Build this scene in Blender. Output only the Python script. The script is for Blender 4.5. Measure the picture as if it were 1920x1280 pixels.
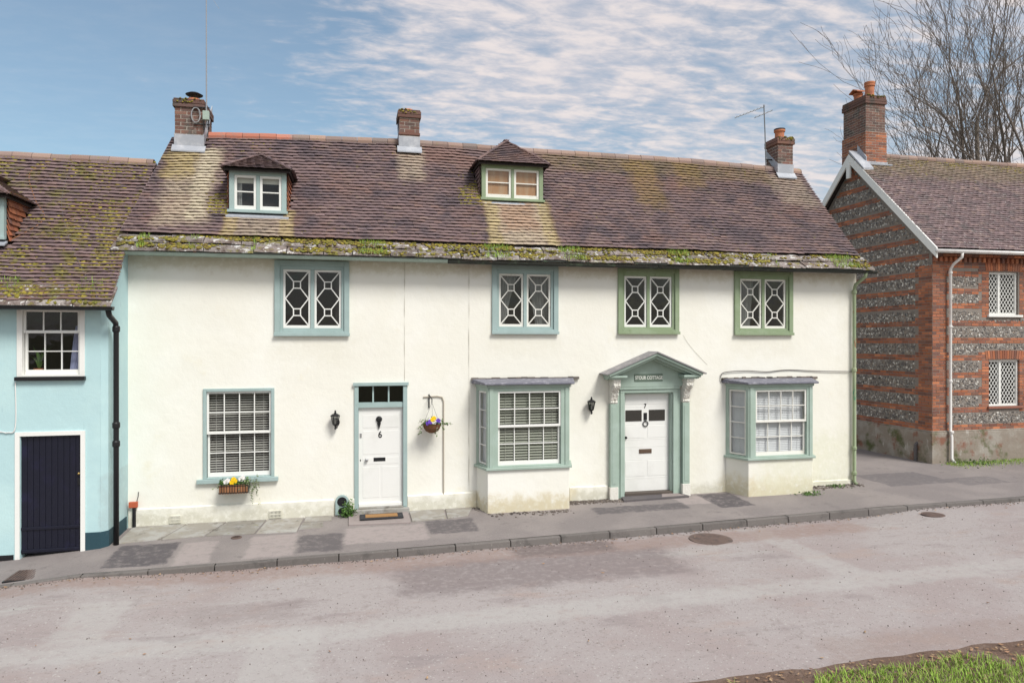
import bpy, bmesh, math, random
import numpy as np
from mathutils import Vector, Matrix, Euler, noise as mnoise
for o in list(bpy.data.objects): bpy.data.objects.remove(o)
SC = bpy.context.scene
COL = SC.collection
random.seed(7)
R = math.radians

# ------------------------------------------------------------------ camera, sky, sun, exposure
CAM = Vector((0, -13.32, 3.25))
cd = bpy.data.cameras.new('camera'); cam = bpy.data.objects.new('camera', cd); COL.objects.link(cam)
cam.location = CAM; cam.rotation_euler = (R(90), 0, R(-13))
cd.sensor_width = 36; cd.lens = 1300 / 1920 * 36; cd.clip_end = 3000
SC.camera = cam
SUN_DIR = Vector((0.34, -0.62, 0.86)).normalized()
SUN_EL = math.asin(SUN_DIR.z); SUN_ROT = math.atan2(SUN_DIR.x, SUN_DIR.y)
sl = bpy.data.lights.new('sun', 'SUN'); sl.energy = 2.0; sl.angle = R(20); sl.color = (1, .965, .91)
so = bpy.data.objects.new('sun', sl); COL.objects.link(so); so.location = (10, -20, 30)
so.rotation_euler = SUN_DIR.to_track_quat('Z', 'Y').to_euler()
SC.view_settings.view_transform = 'Standard'; SC.view_settings.look = 'None'
SC.view_settings.gamma = 1; SC.view_settings.use_curve_mapping = False
SC.view_settings.exposure = 0.80
SC.cycles.max_bounces = 8
SC.render.filter_size = 1.15

def N(nt, typ, **kw):
    n = nt.nodes.new(typ)
    for k, v in kw.items():
        if k.startswith('_'): setattr(n, k[1:], v)
        else: n.inputs[k.replace('__', ' ')].default_value = v
    return n
def math_node(nt, op, a, b=None, c=None, clamp=False):
    n = nt.nodes.new('ShaderNodeMath'); n.operation = op; n.use_clamp = clamp
    for i, v in enumerate((a, b, c)):
        if v is None: continue
        if isinstance(v, (int, float)): n.inputs[i].default_value = v
        else: nt.links.new(v, n.inputs[i])
    return n.outputs[0]
def smooth(nt, val, lo, hi):
    n = nt.nodes.new('ShaderNodeMapRange'); n.interpolation_type = 'SMOOTHSTEP'
    nt.links.new(val, n.inputs[0]); n.inputs[1].default_value = lo; n.inputs[2].default_value = hi
    return n.outputs[0]
def mixc(nt, fac, a, b):
    n = nt.nodes.new('ShaderNodeMix'); n.data_type = 'RGBA'
    for v, i in ((fac, 0), (a, 6), (b, 7)):
        if isinstance(v, (int, float)): n.inputs[i].default_value = v
        elif isinstance(v, (tuple, list)): n.inputs[i].default_value = (*v[:3], 1)
        else: nt.links.new(v, n.inputs[i])
    return n.outputs[2]

# world: Nishita sky with a field of altocumulus ripples
wd = bpy.data.worlds.new('World'); SC.world = wd; wd.use_nodes = True
nt = wd.node_tree; nt.nodes.clear()
out = nt.nodes.new('ShaderNodeOutputWorld'); bg = nt.nodes.new('ShaderNodeBackground')
sky = nt.nodes.new('ShaderNodeTexSky'); sky.sky_type = 'NISHITA'; sky.sun_disc = False
sky.sun_elevation = SUN_EL; sky.sun_rotation = SUN_ROT; sky.air_density = 1.0; sky.dust_density = 2.2; sky.ozone_density = 1.6
tc = nt.nodes.new('ShaderNodeTexCoord'); sep = nt.nodes.new('ShaderNodeSeparateXYZ')
nt.links.new(tc.outputs['Generated'], sep.inputs[0])
zz = math_node(nt, 'ADD', math_node(nt, 'MAXIMUM', sep.outputs[2], 0.0), 0.10)
px_ = math_node(nt, 'DIVIDE', sep.outputs[0], zz); py_ = math_node(nt, 'DIVIDE', sep.outputs[1], zz)
cmb = nt.nodes.new('ShaderNodeCombineXYZ'); nt.links.new(px_, cmb.inputs[0]); nt.links.new(py_, cmb.inputs[1])
def cloud_noise(scale, rot, st, detail, rough, dist, off=0):
    m = nt.nodes.new('ShaderNodeMapping'); nt.links.new(cmb.outputs[0], m.inputs[0])
    m.inputs['Rotation'].default_value = (0, 0, rot); m.inputs['Scale'].default_value = (st[0], st[1], 1); m.inputs['Location'].default_value = (off, off * .7, 0)
    n = N(nt, 'ShaderNodeTexNoise', Scale=scale, Detail=detail, Roughness=rough, Distortion=dist)
    nt.links.new(m.outputs[0], n.inputs['Vector']); return n.outputs[0]
big = cloud_noise(1.1, R(20), (1, 1), 3, .55, .2, 3.1)
rip = cloud_noise(6.5, R(38), (1.0, 2.1), 5, .58, .35, 1.7)
fine = cloud_noise(17, R(30), (1, 1.5), 4, .6, .3, 5.2)
# the cloud field covers the sky except a clear stretch low on the left
cdir = Vector((math.sin(R(-24)) * .98, math.cos(R(-24)) * .98, .12)).normalized()
dt = nt.nodes.new('ShaderNodeVectorMath'); dt.operation = 'DOT_PRODUCT'
nrm = nt.nodes.new('ShaderNodeVectorMath'); nrm.operation = 'NORMALIZE'
nt.links.new(tc.outputs['Generated'], nrm.inputs[0]); nt.links.new(nrm.outputs[0], dt.inputs[0]); dt.inputs[1].default_value = cdir
field = math_node(nt, 'SUBTRACT', 1.0, smooth(nt, dt.outputs['Value'], .80, .985))
cov = math_node(nt, 'ADD', math_node(nt, 'MULTIPLY', field, .40), math_node(nt, 'MULTIPLY', big, .72))
tex = math_node(nt, 'ADD', math_node(nt, 'MULTIPLY', rip, .72), math_node(nt, 'MULTIPLY', fine, .28))
dens = math_node(nt, 'ADD', cov, math_node(nt, 'MULTIPLY', tex, .9))
cl = smooth(nt, dens, .94, 1.40)
cl = math_node(nt, 'ADD', .10, math_node(nt, 'MULTIPLY', cl, .80))   # a thin veil everywhere, ripples over it
ccol = mixc(nt, smooth(nt, tex, .4, .66), (4.3, 4.2, 4.5), (5.9, 5.3, 5.1))
tint = nt.nodes.new('ShaderNodeVectorMath'); tint.operation = 'MULTIPLY'; nt.links.new(sky.outputs[0], tint.inputs[0]); tint.inputs[1].default_value = (1.0, 1.10, 1.0)
skyc = mixc(nt, cl, tint.outputs[0], ccol)
nt.links.new(skyc, bg.inputs[0]); bg.inputs[1].default_value = 0.088
nt.links.new(bg.outputs[0], out.inputs[0])

# ------------------------------------------------------------------ materials
def lin(r, g, b):
    f = lambda c: (c / 255 / 12.92) if c <= 10 else ((c / 255 + .055) / 1.055) ** 2.4
    return (f(r), f(g), f(b))
MATS = {}
def mat(name, base, rough=.8, layers=(), bump=None, rnd=0.0, ramp=None, metallic=0, spec=.4, zones=()):
    """layers: (scale, colour, lo, hi, stretch, offset) noise stains; rnd: value jitter per piece; ramp: colours picked per piece;
    zones: ((x0,x1,y0,y1,z0,z1), colour, strength, softness) real stains with a place of their own"""
    m = bpy.data.materials.new(name); m.use_nodes = True; nt = m.node_tree; nt.nodes.clear(); MATS[name] = m
    o = nt.nodes.new('ShaderNodeOutputMaterial'); p = nt.nodes.new('ShaderNodeBsdfPrincipled')
    nt.links.new(p.outputs[0], o.inputs[0])
    p.inputs['Roughness'].default_value = rough; p.inputs['Metallic'].default_value = metallic
    p.inputs['Specular IOR Level'].default_value = spec
    g = nt.nodes.new('ShaderNodeNewGeometry'); pos = g.outputs['Position']
    col = base
    r = None
    if rnd or ramp:
        oi = nt.nodes.new('ShaderNodeObjectInfo')
        r = math_node(nt, 'FRACT', math_node(nt, 'ADD', oi.outputs['Random'], g.outputs['Random Per Island']))
    if ramp:
        cr = nt.nodes.new('ShaderNodeValToRGB'); e = cr.color_ramp.elements
        n = len(ramp)
        e[0].position = 0; e[0].color = (*ramp[0], 1); e[1].position = 1; e[1].color = (*ramp[-1], 1)
        for i in range(1, n - 1):
            q = e.new(i / (n - 1)); q.color = (*ramp[i], 1)
        nt.links.new(r, cr.inputs[0]); col = cr.outputs[0]
    for L in layers:
        sc, c2, lo, hi = L[:4]; st = L[4] if len(L) > 4 else (1, 1, 1); off = L[5] if len(L) > 5 else 0
        mp = nt.nodes.new('ShaderNodeMapping'); nt.links.new(pos, mp.inputs[0])
        mp.inputs['Scale'].default_value = st; mp.inputs['Location'].default_value = (off, off * 1.3, off * .7)
        nz = N(nt, 'ShaderNodeTexNoise', Scale=sc, Detail=6, Roughness=.62)
        nt.links.new(mp.outputs[0], nz.inputs['Vector'])
        col = mixc(nt, smooth(nt, nz.outputs[0], lo, hi), col, c2)
    for (bx, c2, stg, soft) in zones:
        s = nt.nodes.new('ShaderNodeSeparateXYZ'); nt.links.new(pos, s.inputs[0])
        nz = N(nt, 'ShaderNodeTexNoise', Scale=4.0, Detail=6, Roughness=.7); nt.links.new(pos, nz.inputs['Vector'])
        w = math_node(nt, 'MULTIPLY', math_node(nt, 'SUBTRACT', nz.outputs[0], .5), soft * 4.0 + .10)
        f = None
        for ax in range(3):
            a, b = bx[2 * ax], bx[2 * ax + 1]
            if a is None: continue
            v = math_node(nt, 'ADD', s.outputs[ax], w)
            q = math_node(nt, 'MULTIPLY', smooth(nt, v, a - soft, a + soft), math_node(nt, 'SUBTRACT', 1.0, smooth(nt, v, b - soft, b + soft)))
            f = q if f is None else math_node(nt, 'MULTIPLY', f, q)
        n2 = N(nt, 'ShaderNodeTexNoise', Scale=9.0, Detail=5, Roughness=.7); nt.links.new(pos, n2.inputs['Vector'])
        f = math_node(nt, 'MULTIPLY', f, math_node(nt, 'MULTIPLY', smooth(nt, n2.outputs[0], .20, .56), stg))
        col = mixc(nt, f, col, c2)
    if rnd:
        h = nt.nodes.new('ShaderNodeHueSaturation')
        r2 = math_node(nt, 'FRACT', math_node(nt, 'MULTIPLY', r, 7.31))
        nt.links.new(math_node(nt, 'ADD', 1 - rnd, math_node(nt, 'MULTIPLY', r2, 2 * rnd)), h.inputs['Value'])
        if isinstance(col, tuple): h.inputs['Color'].default_value = (*col, 1)
        else: nt.links.new(col, h.inputs['Color'])
        col = h.outputs[0]
    if isinstance(col, tuple): p.inputs['Base Color'].default_value = (*col, 1)
    else: nt.links.new(col, p.inputs['Base Color'])
    if bump:
        prev = None
        for (bs, bd) in (bump if isinstance(bump[0], tuple) else (bump,)):
            nz = N(nt, 'ShaderNodeTexNoise', Scale=bs, Detail=5, Roughness=.6); nt.links.new(pos, nz.inputs['Vector'])
            b = nt.nodes.new('ShaderNodeBump'); b.inputs['Strength'].default_value = 1; b.inputs['Distance'].default_value = bd
            nt.links.new(nz.outputs[0], b.inputs['Height'])
            if prev is not None: nt.links.new(prev, b.inputs['Normal'])
            prev = b.outputs[0]
        nt.links.new(prev, p.inputs['Normal'])
    return m

STAIN = (.33, .30, .20)
mat('render_cream', (.80, .785, .71), .9,
    layers=((.55, (.83, .82, .76), .42, .62), (1.6, (.76, .72, .58), .58, .85), (7, (.70, .67, .56), .68, .9, (3, 1, .4))),
    bump=((1.6, .012), (6, .005), (40, .0012)),
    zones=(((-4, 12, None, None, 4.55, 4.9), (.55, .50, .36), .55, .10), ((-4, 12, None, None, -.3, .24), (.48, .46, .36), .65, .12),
           ((2.2, 4.3, None, None, -.3, .3), (.64, .54, .33), .55, .14), ((7.6, 9.8, None, None, -.3, .42), (.62, .54, .34), .6, .16), ((8.2, 11, None, None, .0, 1.2), (.66, .66, .50), .5, .3), ((-1.4, -0.02, None, None, 2.9, 3.36), (.66, .63, .52), .28, .2), ((2.65, 4.05, None, None, 3, 3.4), (.66, .63, .52), .28, .2), ((5.28, 6.66, None, None, 3.05, 3.41), (.66, .63, .52), .28, .2), ((7.9, 9.35, None, None, 2.95, 3.39), (.66, .63, .52), .28, .2), ((-2.7, -1.3, None, None, 0.35, 0.72), (.66, .63, .52), .28, .2), ((4.9, 5.2, None, None, 0.3, 2.5), (.66, .63, .52), .28, .2), ((6.85, 7.2, None, None, 0.3, 2.5), (.66, .63, .52), .28, .2), ((10.5, 10.95, None, None, 0.1, 4.7), (.66, .63, .52), .28, .2)))
mat('render_blue', (.45, .64, .665), .85, layers=((.8, (.50, .69, .70), .45, .65), (9, (.36, .53, .56), .62, .82, (3, 1, .5)), (2.2, (.34, .48, .50), .68, .86)), bump=((4, .008), (60, .0018)),
    zones=(((-3.93, -3.7, None, None, .2, 1.1), (.30, .32, .32), .25, .03),))
mat('plinth_teal', (.022, .062, .082), .75, layers=((6, (.06, .10, .12), .55, .75),), bump=(30, .003))
mat('sage_blue', (.325, .425, .415), .55, layers=((2.5, (.36, .465, .46), .4, .65), (30, (.27, .35, .32), .62, .8, (1, 1, .3))), bump=(60, .0008), spec=.35)
mat('sage_green', (.245, .315, .19), .6, layers=((2.5, (.29, .36, .24), .4, .65), (14, (.17, .22, .12), .58, .78, (1, 1, .4)), (40, (.10, .26, .19), .73, .8)), bump=(50, .0012), spec=.3)
mat('sage_mid', (.34, .43, .37), .55, layers=((2.5, (.38, .475, .42), .4, .65), (30, (.26, .33, .27), .62, .8, (1, 1, .3))), bump=(60, .0008), spec=.35)
mat('white_paint', (.80, .80, .77), .5, layers=((12, (.68, .68, .63), .6, .8),), bump=(70, .0006))
mat('old_white_paint', (.78, .77, .72), .6, layers=((8, (.62, .60, .52), .55, .75), (45, (.40, .33, .26), .72, .82)), bump=(50, .0012))
mat('door_white', (.78, .78, .755), .45, layers=((1.5, (.72, .72, .69), .5, .7),), bump=(40, .0005))
mat('stucco_white', (.74, .72, .66), .8, layers=((25, (.50, .48, .42), .55, .75),), bump=((35, .012), (90, .005)))
mat('black_paint', (.012, .012, .014), .4, layers=((30, (.06, .06, .065), .68, .8),), bump=(40, .001))
mat('door_black', (.008, .009, .020), .38, layers=((3, (.012, .012, .035), .5, .7), (40, (.20, .20, .22), .765, .80)), bump=(40, .0012))
mat('iron', (.018, .018, .02), .5, layers=((50, (.06, .05, .045), .6, .8),), metallic=.3)
mat('iron_rust', (.15, .105, .09), .7, layers=((8, (.10, .075, .07), .45, .65), (40, (.22, .16, .13), .6, .75)), metallic=.1, bump=(40, .003))
mat('crack', (.42, .39, .32), .9)
mat('brass', (.45, .32, .12), .35, metallic=.9)
mat('steel', (.45, .45, .46), .4, metallic=.8)
mat('lead', (.36, .38, .42), .55, layers=((4, (.50, .51, .54), .45, .7), (14, (.26, .27, .31), .6, .8)), metallic=.15, bump=(12, .004))
mat('bay_lead', (.16, .16, .20), .6, layers=((9, (.40, .40, .45), .52, .72, (1, 1, 3)), (5, (.07, .07, .08), .6, .8)), bump=(25, .006))
mat('slate_roof', (.25, .24, .25), .7, layers=((6, (.36, .34, .33), .45, .7), (20, (.16, .15, .16), .6, .8)), bump=(25, .004))
T1, T2, T3, T4, T5, T6 = (.190, .130, .128), (.165, .116, .120), (.210, .136, .122), (.178, .124, .124), (.240, .170, .150), (.145, .104, .110)
YEL, PALE, ORG = (.42, .33, .13), (.46, .38, .28), (.36, .21, .14)
mat('roof_tile', T1, .85, ramp=(T6, T2, T1, T4, T2, T3, T1, T4, T5), rnd=.10,
    layers=((.9, (.205, .125, .108), .48, .72), (1.5, (.105, .080, .090), .47, .66, (1, 1, 1), 4), (9, (.20, .17, .075), .62, .74, (1, 1, 1), 8), (26, (.50, .48, .43), .70, .75, (1, 1, 1), 2), (18, (.23, .19, .16), .60, .76)),
    bump=((60, .004),),
    zones=(((2.66, 3.98, -.2, 1.0, 4, 6.3), PALE, .9, .06), ((2.62, 2.90, -.2, .95, 4, 6.3), YEL, .5, .06), ((3.78, 4.06, -.2, .95, 4, 6.3), YEL, .5, .06),
           ((2.95, 3.7, .2, .95, 4, 6.3), ORG, .6, .10),
           ((-3.45, -2.55, .1, 1.75, None, None), PALE, .75, .12), ((-2.95, -2.65, .2, 1.75, None, None), (.52, .46, .34), .8, .08), ((-3.6, -3.0, 1.1, 1.75, None, None), YEL, .6, .1),
           ((-2.25, -1.1, -.2, .38, 4, 5.75), PALE, .6, .05), ((-2.3, -2.05, -.2, .4, 4, 5.75), YEL, .5, .04), ((-1.3, -1.05, -.2, .45, 4, 5.75), YEL, .5, .04),
           ((.95, 1.5, 1.2, 1.95, None, None), PALE, .6, .1), ((9.9, 10.9, 1.1, 1.9, None, None), PALE, .45, .12),
           ((4.2, 10, 1.65, 2.2, None, None), (.24, .19, .06), .35, .14), ((6.2, 6.9, .9, 2.1, None, None), (.30, .20, .05), .45, .16), ((7.4, 8.1, 1.4, 2.1, None, None), (.30, .20, .05), .4, .14)))
mat('roof_tile_neighbour', T1, .85, ramp=(T6, T2, T1, T4, T2, T3, T1, T4), rnd=.16,
    layers=((1.1, (.15, .085, .075), .5, .72), (3, (.16, .14, .05), .52, .68), (9, (.18, .155, .05), .56, .68, (1, 1, 1), 8), (26, (.48, .46, .42), .70, .75), (18, (.22, .19, .17), .62, .78)), bump=((60, .004),))
mat('roof_tile_brick_house', T2, .8, ramp=(T2, T6, T4, T2, T1, T4, T5), rnd=.2,
    layers=((3, (.12, .10, .10), .5, .7), (22, (.50, .48, .46), .60, .68)), bump=((60, .003),),  # white specks are lichen, plus wet-sheen highlights put into the colour
    zones=(((14, 24, 3.6, 4.6, None, None), (.22, .18, .06), .35, .25),))
mat('roof_deck', (.035, .028, .027), .95)
mat('ridge_tile', (.30, .20, .165), .85, ramp=((.30, .20, .165), (.27, .20, .18), (.33, .22, .17), (.24, .19, .175)), rnd=.15, layers=((8, (.24, .21, .10), .56, .74), (30, (.40, .36, .32), .62, .78)), bump=(40, .004),
    zones=(((-3, -1.3, None, None, None, None), (.48, .17, .11), .95, .15),))
mat('stone_slate', (.27, .23, .215), .95, ramp=((.20, .16, .15), (.31, .27, .25), (.25, .21, .20), (.36, .33, .31), (.18, .145, .135)), rnd=.2,
    layers=((5, (.13, .095, .08), .47, .66), (9, (.62, .61, .59), .56, .62, (1, 1, 1), 3), (7, (.20, .18, .045), .52, .66, (1, 1, 1), 5), (34, (.05, .04, .035), .58, .68)), bump=((14, .03), (50, .012)))
mat('moss', (.13, .13, .022), .95, ramp=((.13, .085, .035), (.27, .22, .03), (.15, .15, .03), (.34, .28, .04), (.14, .09, .04), (.22, .21, .035)), rnd=.3, bump=(90, .012))
mat('grass', (.16, .28, .04), .7, ramp=((.17, .29, .035), (.25, .40, .05), (.32, .45, .08), (.21, .34, .045), (.42, .42, .16)), rnd=.25)
mat('leaf_green', (.06, .13, .025), .6, ramp=((.05, .11, .02), (.08, .17, .03), (.11, .20, .05), (.06, .12, .03)), rnd=.25)
mat('ivy_leaf', (.12, .17, .06), .6, ramp=((.07, .12, .03), (.30, .33, .20), (.10, .15, .05), (.40, .42, .30)), rnd=.2)
mat('brick_old', (.20, .11, .085), .9, ramp=((.15, .08, .066), (.22, .11, .085), (.17, .10, .085), (.12, .078, .072), (.24, .125, .092)), rnd=.2,
    layers=((3, (.10, .085, .075), .5, .66), (5, (.30, .28, .25), .60, .74, (1, 1, .5), 3), (9, (.16, .14, .05), .62, .76, (1, 1, 1), 6)), bump=(60, .005))
mat('brick_orange', (.38, .13, .06), .9, ramp=((.36, .125, .062), (.42, .15, .075), (.28, .105, .065), (.16, .085, .07), (.46, .17, .08), (.22, .11, .08), (.33, .12, .065)), rnd=.22,
    layers=((5, (.17, .08, .06), .54, .74), (30, (.38, .28, .22), .66, .8)), bump=(60, .004))
mat('mortar', (.46, .42, .37), .95, layers=((14, (.28, .26, .23), .5, .7),), bump=(60, .004))
mat('flint_mortar', (.24, .21, .185), .95, layers=((14, (.20, .18, .16), .5, .7),), bump=(60, .006))
mat('flint', (.2, .2, .2), .55, ramp=((.04, .037, .037), (.42, .40, .37), (.08, .072, .072), (.20, .18, .165), (.62, .60, .55), (.05, .045, .045), (.30, .25, .20), (.11, .10, .096), (.17, .155, .145)), rnd=.25, layers=((40, (.45, .43, .40), .6, .72),))
mat('concrete_plinth', (.27, .23, .19), .95, layers=((1.8, (.34, .31, .27), .45, .62), (2.2, (.23, .11, .075), .54, .68), (2.0, (.10, .11, .045), .50, .68, (1, 1, 1), 7), (6, (.42, .39, .35), .62, .72, (1, 1, .4), 2)), bump=((8, .012), (50, .004)))
mat('terracotta', (.52, .20, .10), .85, layers=((8, (.36, .14, .09), .5, .7), (30, (.25, .17, .13), .62, .78)), bump=(40, .003))
mat('asphalt_road', (.35, .316, .310), .92, layers=((.35, (.315, .268, .262), .44, .60), (.9, (.335, .272, .252), .54, .72, (1, 2, 1), 3), (1.6, (.27, .232, .23), .56, .72, (.6, 1.4, 1), 12), (.7, (.39, .375, .36), .58, .72, (.25, 2.2, 1), 9), (5, (.28, .245, .237), .55, .8), (30, (.46, .44, .42), .60, .69), (36, (.15, .135, .13), .60, .68, (1, 1, 1), 6), (14, (.27, .235, .225), .56, .7)),
    bump=((55, .006), (20, .004)),
    zones=(((-12, 20, -5.28, -4.80, None, None), (.42, .41, .395), .5, .10), ((.6, 4.9, -4.15, -2.75, None, None), (.20, .168, .168), .85, .22), ((6.72, 7.2, -4.8, -2.1, None, None), (.42, .41, .395), .45, .08),
           ((-3.3, -2.75, -4.8, -3.5, None, None), (.41, .395, .38), .5, .06), ((-1.1, -.36, -6.2, -4.9, None, None), (.41, .395, .38), .5, .05), ((-2.0, -.6, -4.5, -3.9, None, None), (.23, .19, .185), .45, .12), ((-6, 9, -2.9, -2.2, None, None), (.26, .18, .155), .6, .16), ((2.5, 4.2, -2.8, -2.2, None, None), (.13, .11, .11), .7, .12), ((5, 12, -7, -6.5, None, None), (.26, .20, .18), .5, .12)))
mat('asphalt_pavement', (.215, .190, .185), .92, layers=((.8, (.26, .23, .22), .42, .62), (3.2, (.17, .15, .147), .55, .75), (42, (.33, .31, .295), .60, .70), (48, (.11, .10, .098), .60, .70, (1, 1, 1), 6)), bump=((60, .005), (20, .003)),
    zones=(((-2.62, -2.12, -2.2, -1.1, None, None), (.33, .285, .275), .85, .04), ((-1.62, -0.9, -2.1, -0.98, None, None), (.33, .285, .275), .85, .04), ((-0.1, 1.25, -1.75, -0.86, None, None), (.33, .285, .275), .85, .04), ((-3.6, -2.72, -2.1, -1.05, None, None), (.095, .085, .09), 1, .03), ((1.3, 2.15, -1.5, -0.7, None, None), (.105, .094, .098), .9, .04), ((4.5, 6.4, -1, -0.58, None, None), (.105, .094, .098), .9, .04), ((6.4, 7.3, -0.75, -0.2, None, None), (.33, .285, .275), .85, .04), ((11.5, 13.2, -0.4, 0.8, None, None), (.12, .11, .115), 0.7, .025), ((13.2, 14.4, -0.7, -0.05, None, None), (.12, .11, .115), 0.6, .025), ((-0.85, -0.15, -2, -1.1, None, None), (.105, .094, .098), .9, .04), ((7, 7.75, -1.1, -0.1, None, None), (.095, .085, .09), 1, .03)))
mat('patch_light', (.30, .255, .245), .92, layers=((2, (.26, .22, .21), .45, .65), (120, (.36, .34, .32), .60, .74)), bump=(150, .004))
mat('patch_dark', (.105, .095, .10), .9, layers=((2, (.13, .115, .115), .45, .65), (120, (.20, .19, .19), .62, .74)), bump=(150, .004))
mat('road_dark', (.175, .145, .145), .92, layers=((1.5, (.20, .17, .165), .4, .7), (120, (.30, .28, .27), .62, .74)), bump=(140, .005))
mat('road_pale', (.36, .345, .33), .92, layers=((2.5, (.30, .27, .26), .48, .62), (120, (.46, .45, .43), .6, .72), (70, (.18, .17, .165), .64, .74)), bump=(140, .006))
mat('kerb_stone', (.155, .14, .132), .9, rnd=.12, layers=((5, (.11, .10, .095), .5, .7), (45, (.27, .25, .235), .6, .70)), bump=(90, .004))
mat('flagstone', (.27, .25, .22), .9, rnd=.12, layers=((3, (.33, .32, .30), .45, .62), (5, (.16, .145, .125), .55, .72), (7, (.22, .21, .05), .62, .76)), bump=((14, .008), (60, .003)))
mat('soil', (.15, .095, .07), .95, layers=((4, (.20, .14, .11), .45, .65), (30, (.09, .06, .045), .55, .7), (80, (.30, .25, .21), .66, .75)), bump=((30, .02), (90, .008)))
mat('gravel_bits', (.12, .10, .09), .95, ramp=((.06, .05, .045), (.16, .13, .11), (.10, .085, .08), (.26, .23, .20)), rnd=.2)
mat('ground_earth', (.12, .12, .06), .95, layers=((1, (.16, .13, .08), .45, .65),))
mat('dry_leaf', (.26, .15, .08), .8, ramp=((.22, .12, .07), (.34, .21, .11), (.18, .10, .065), (.40, .28, .17), (.27, .14, .08)), rnd=.2)
mat('bark', (.17, .14, .115), .95, layers=((3, (.22, .19, .15), .45, .65), (9, (.10, .085, .07), .55, .75)), bump=(20, .02))
mat('twig', (.155, .128, .11), .95)
mat('blind_white', (.55, .53, .50), .6)
mat('blind_tan', (.36, .365, .31), .6)
mat('roller_tan', (.60, .59, .52), .7)
mat('blind_pale', (.74, .74, .77), .6)
mat('curtain_grey', (.20, .20, .20), .9, layers=((6, (.30, .30, .29), .45, .65, (3, 1, .2)),))
mat('curtain_lilac', (.40, .42, .62), .9)
mat('board_tan', (.42, .215, .10), .75, layers=((3, (.46, .29, .17), .45, .65, (3, 1, .3)),))
mat('room_dark', (.045, .04, .037), .9)
mat('wicker', (.17, .075, .035), .8, layers=((40, (.07, .03, .02), .5, .7),), bump=(60, .01))
mat('trough_wood', (.26, .12, .055), .75, rnd=.2, layers=((14, (.13, .06, .03), .52, .72, (3, 1, .6)),), bump=(40, .004))
mat('petal_yellow', (.85, .58, .01), .6); mat('petal_white', (.80, .78, .76), .6); mat('petal_purple', (.16, .07, .50), .6, rnd=.2)
mat('mat_rubber', (.03, .03, .035), .8); mat('mat_coir', (.33, .18, .07), .95, bump=(160, .006))
mat('orange_plastic', (.45, .10, .045), .5)
mat('green_iron', (.27, .33, .20), .6, layers=((5, (.34, .38, .24), .46, .62, (1, 1, .3)), (7, (.03, .22, .13), .6, .7, (1, 1, .5), 3), (9, (.26, .12, .06), .62, .74, (1, 1, .4), 8)), bump=(40, .002))
mat('white_plastic', (.76, .74, .72), .45, layers=((4, (.62, .56, .53), .5, .75, (1, 1, .4)),))
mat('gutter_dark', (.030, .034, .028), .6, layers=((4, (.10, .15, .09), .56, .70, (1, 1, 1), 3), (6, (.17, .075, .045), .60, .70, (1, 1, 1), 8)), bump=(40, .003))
mat('aerial_metal', (.16, .165, .17), .5, metallic=.5)
mat('bronze', (.13, .085, .06), .5, metallic=.3)
mat('cable_grey', (.12, .11, .11), .7); mat('cable_pale', (.45, .40, .33), .7)
mat('number_black', (.01, .01, .012), .4); mat('sign_letter', (.80, .82, .76), .6); mat('sign_plate', (.14, .19, .15), .6)

def glass_mat(name, tint, refl=1.0):
    m = bpy.data.materials.new(name); m.use_nodes = True; nt = m.node_tree; nt.nodes.clear(); MATS[name] = m
    o = nt.nodes.new('ShaderNodeOutputMaterial'); mx = nt.nodes.new('ShaderNodeMixShader')
    t = nt.nodes.new('ShaderNodeBsdfTransparent'); t.inputs[0].default_value = (*tint, 1)
    g = nt.nodes.new('ShaderNodeBsdfGlossy'); g.inputs['Roughness'].default_value = .015
    lw = nt.nodes.new('ShaderNodeLayerWeight'); fr = math_node(nt, 'ADD', .045, math_node(nt, 'MULTIPLY', math_node(nt, 'POWER', lw.outputs['Facing'], 5.0), .95))
    geo = nt.nodes.new('ShaderNodeNewGeometry')
    nz = N(nt, 'ShaderNodeTexNoise', Scale=2.6, Detail=2); nt.links.new(geo.outputs['Position'], nz.inputs['Vector'])
    b = nt.nodes.new('ShaderNodeBump'); b.inputs['Distance'].default_value = .006; nt.links.new(nz.outputs[0], b.inputs['Height']); nt.links.new(b.outputs[0], g.inputs['Normal'])
    nt.links.new(math_node(nt, 'MULTIPLY', fr, 1.15 * refl, clamp=True), mx.inputs[0])
    nt.links.new(t.outputs[0], mx.inputs[1]); nt.links.new(g.outputs[0], mx.inputs[2]); nt.links.new(mx.outputs[0], o.inputs[0])
    return m
glass_mat('glass', (.90, .92, .91))
glass_mat('lamp_glass', (.55, .56, .55))

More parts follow.
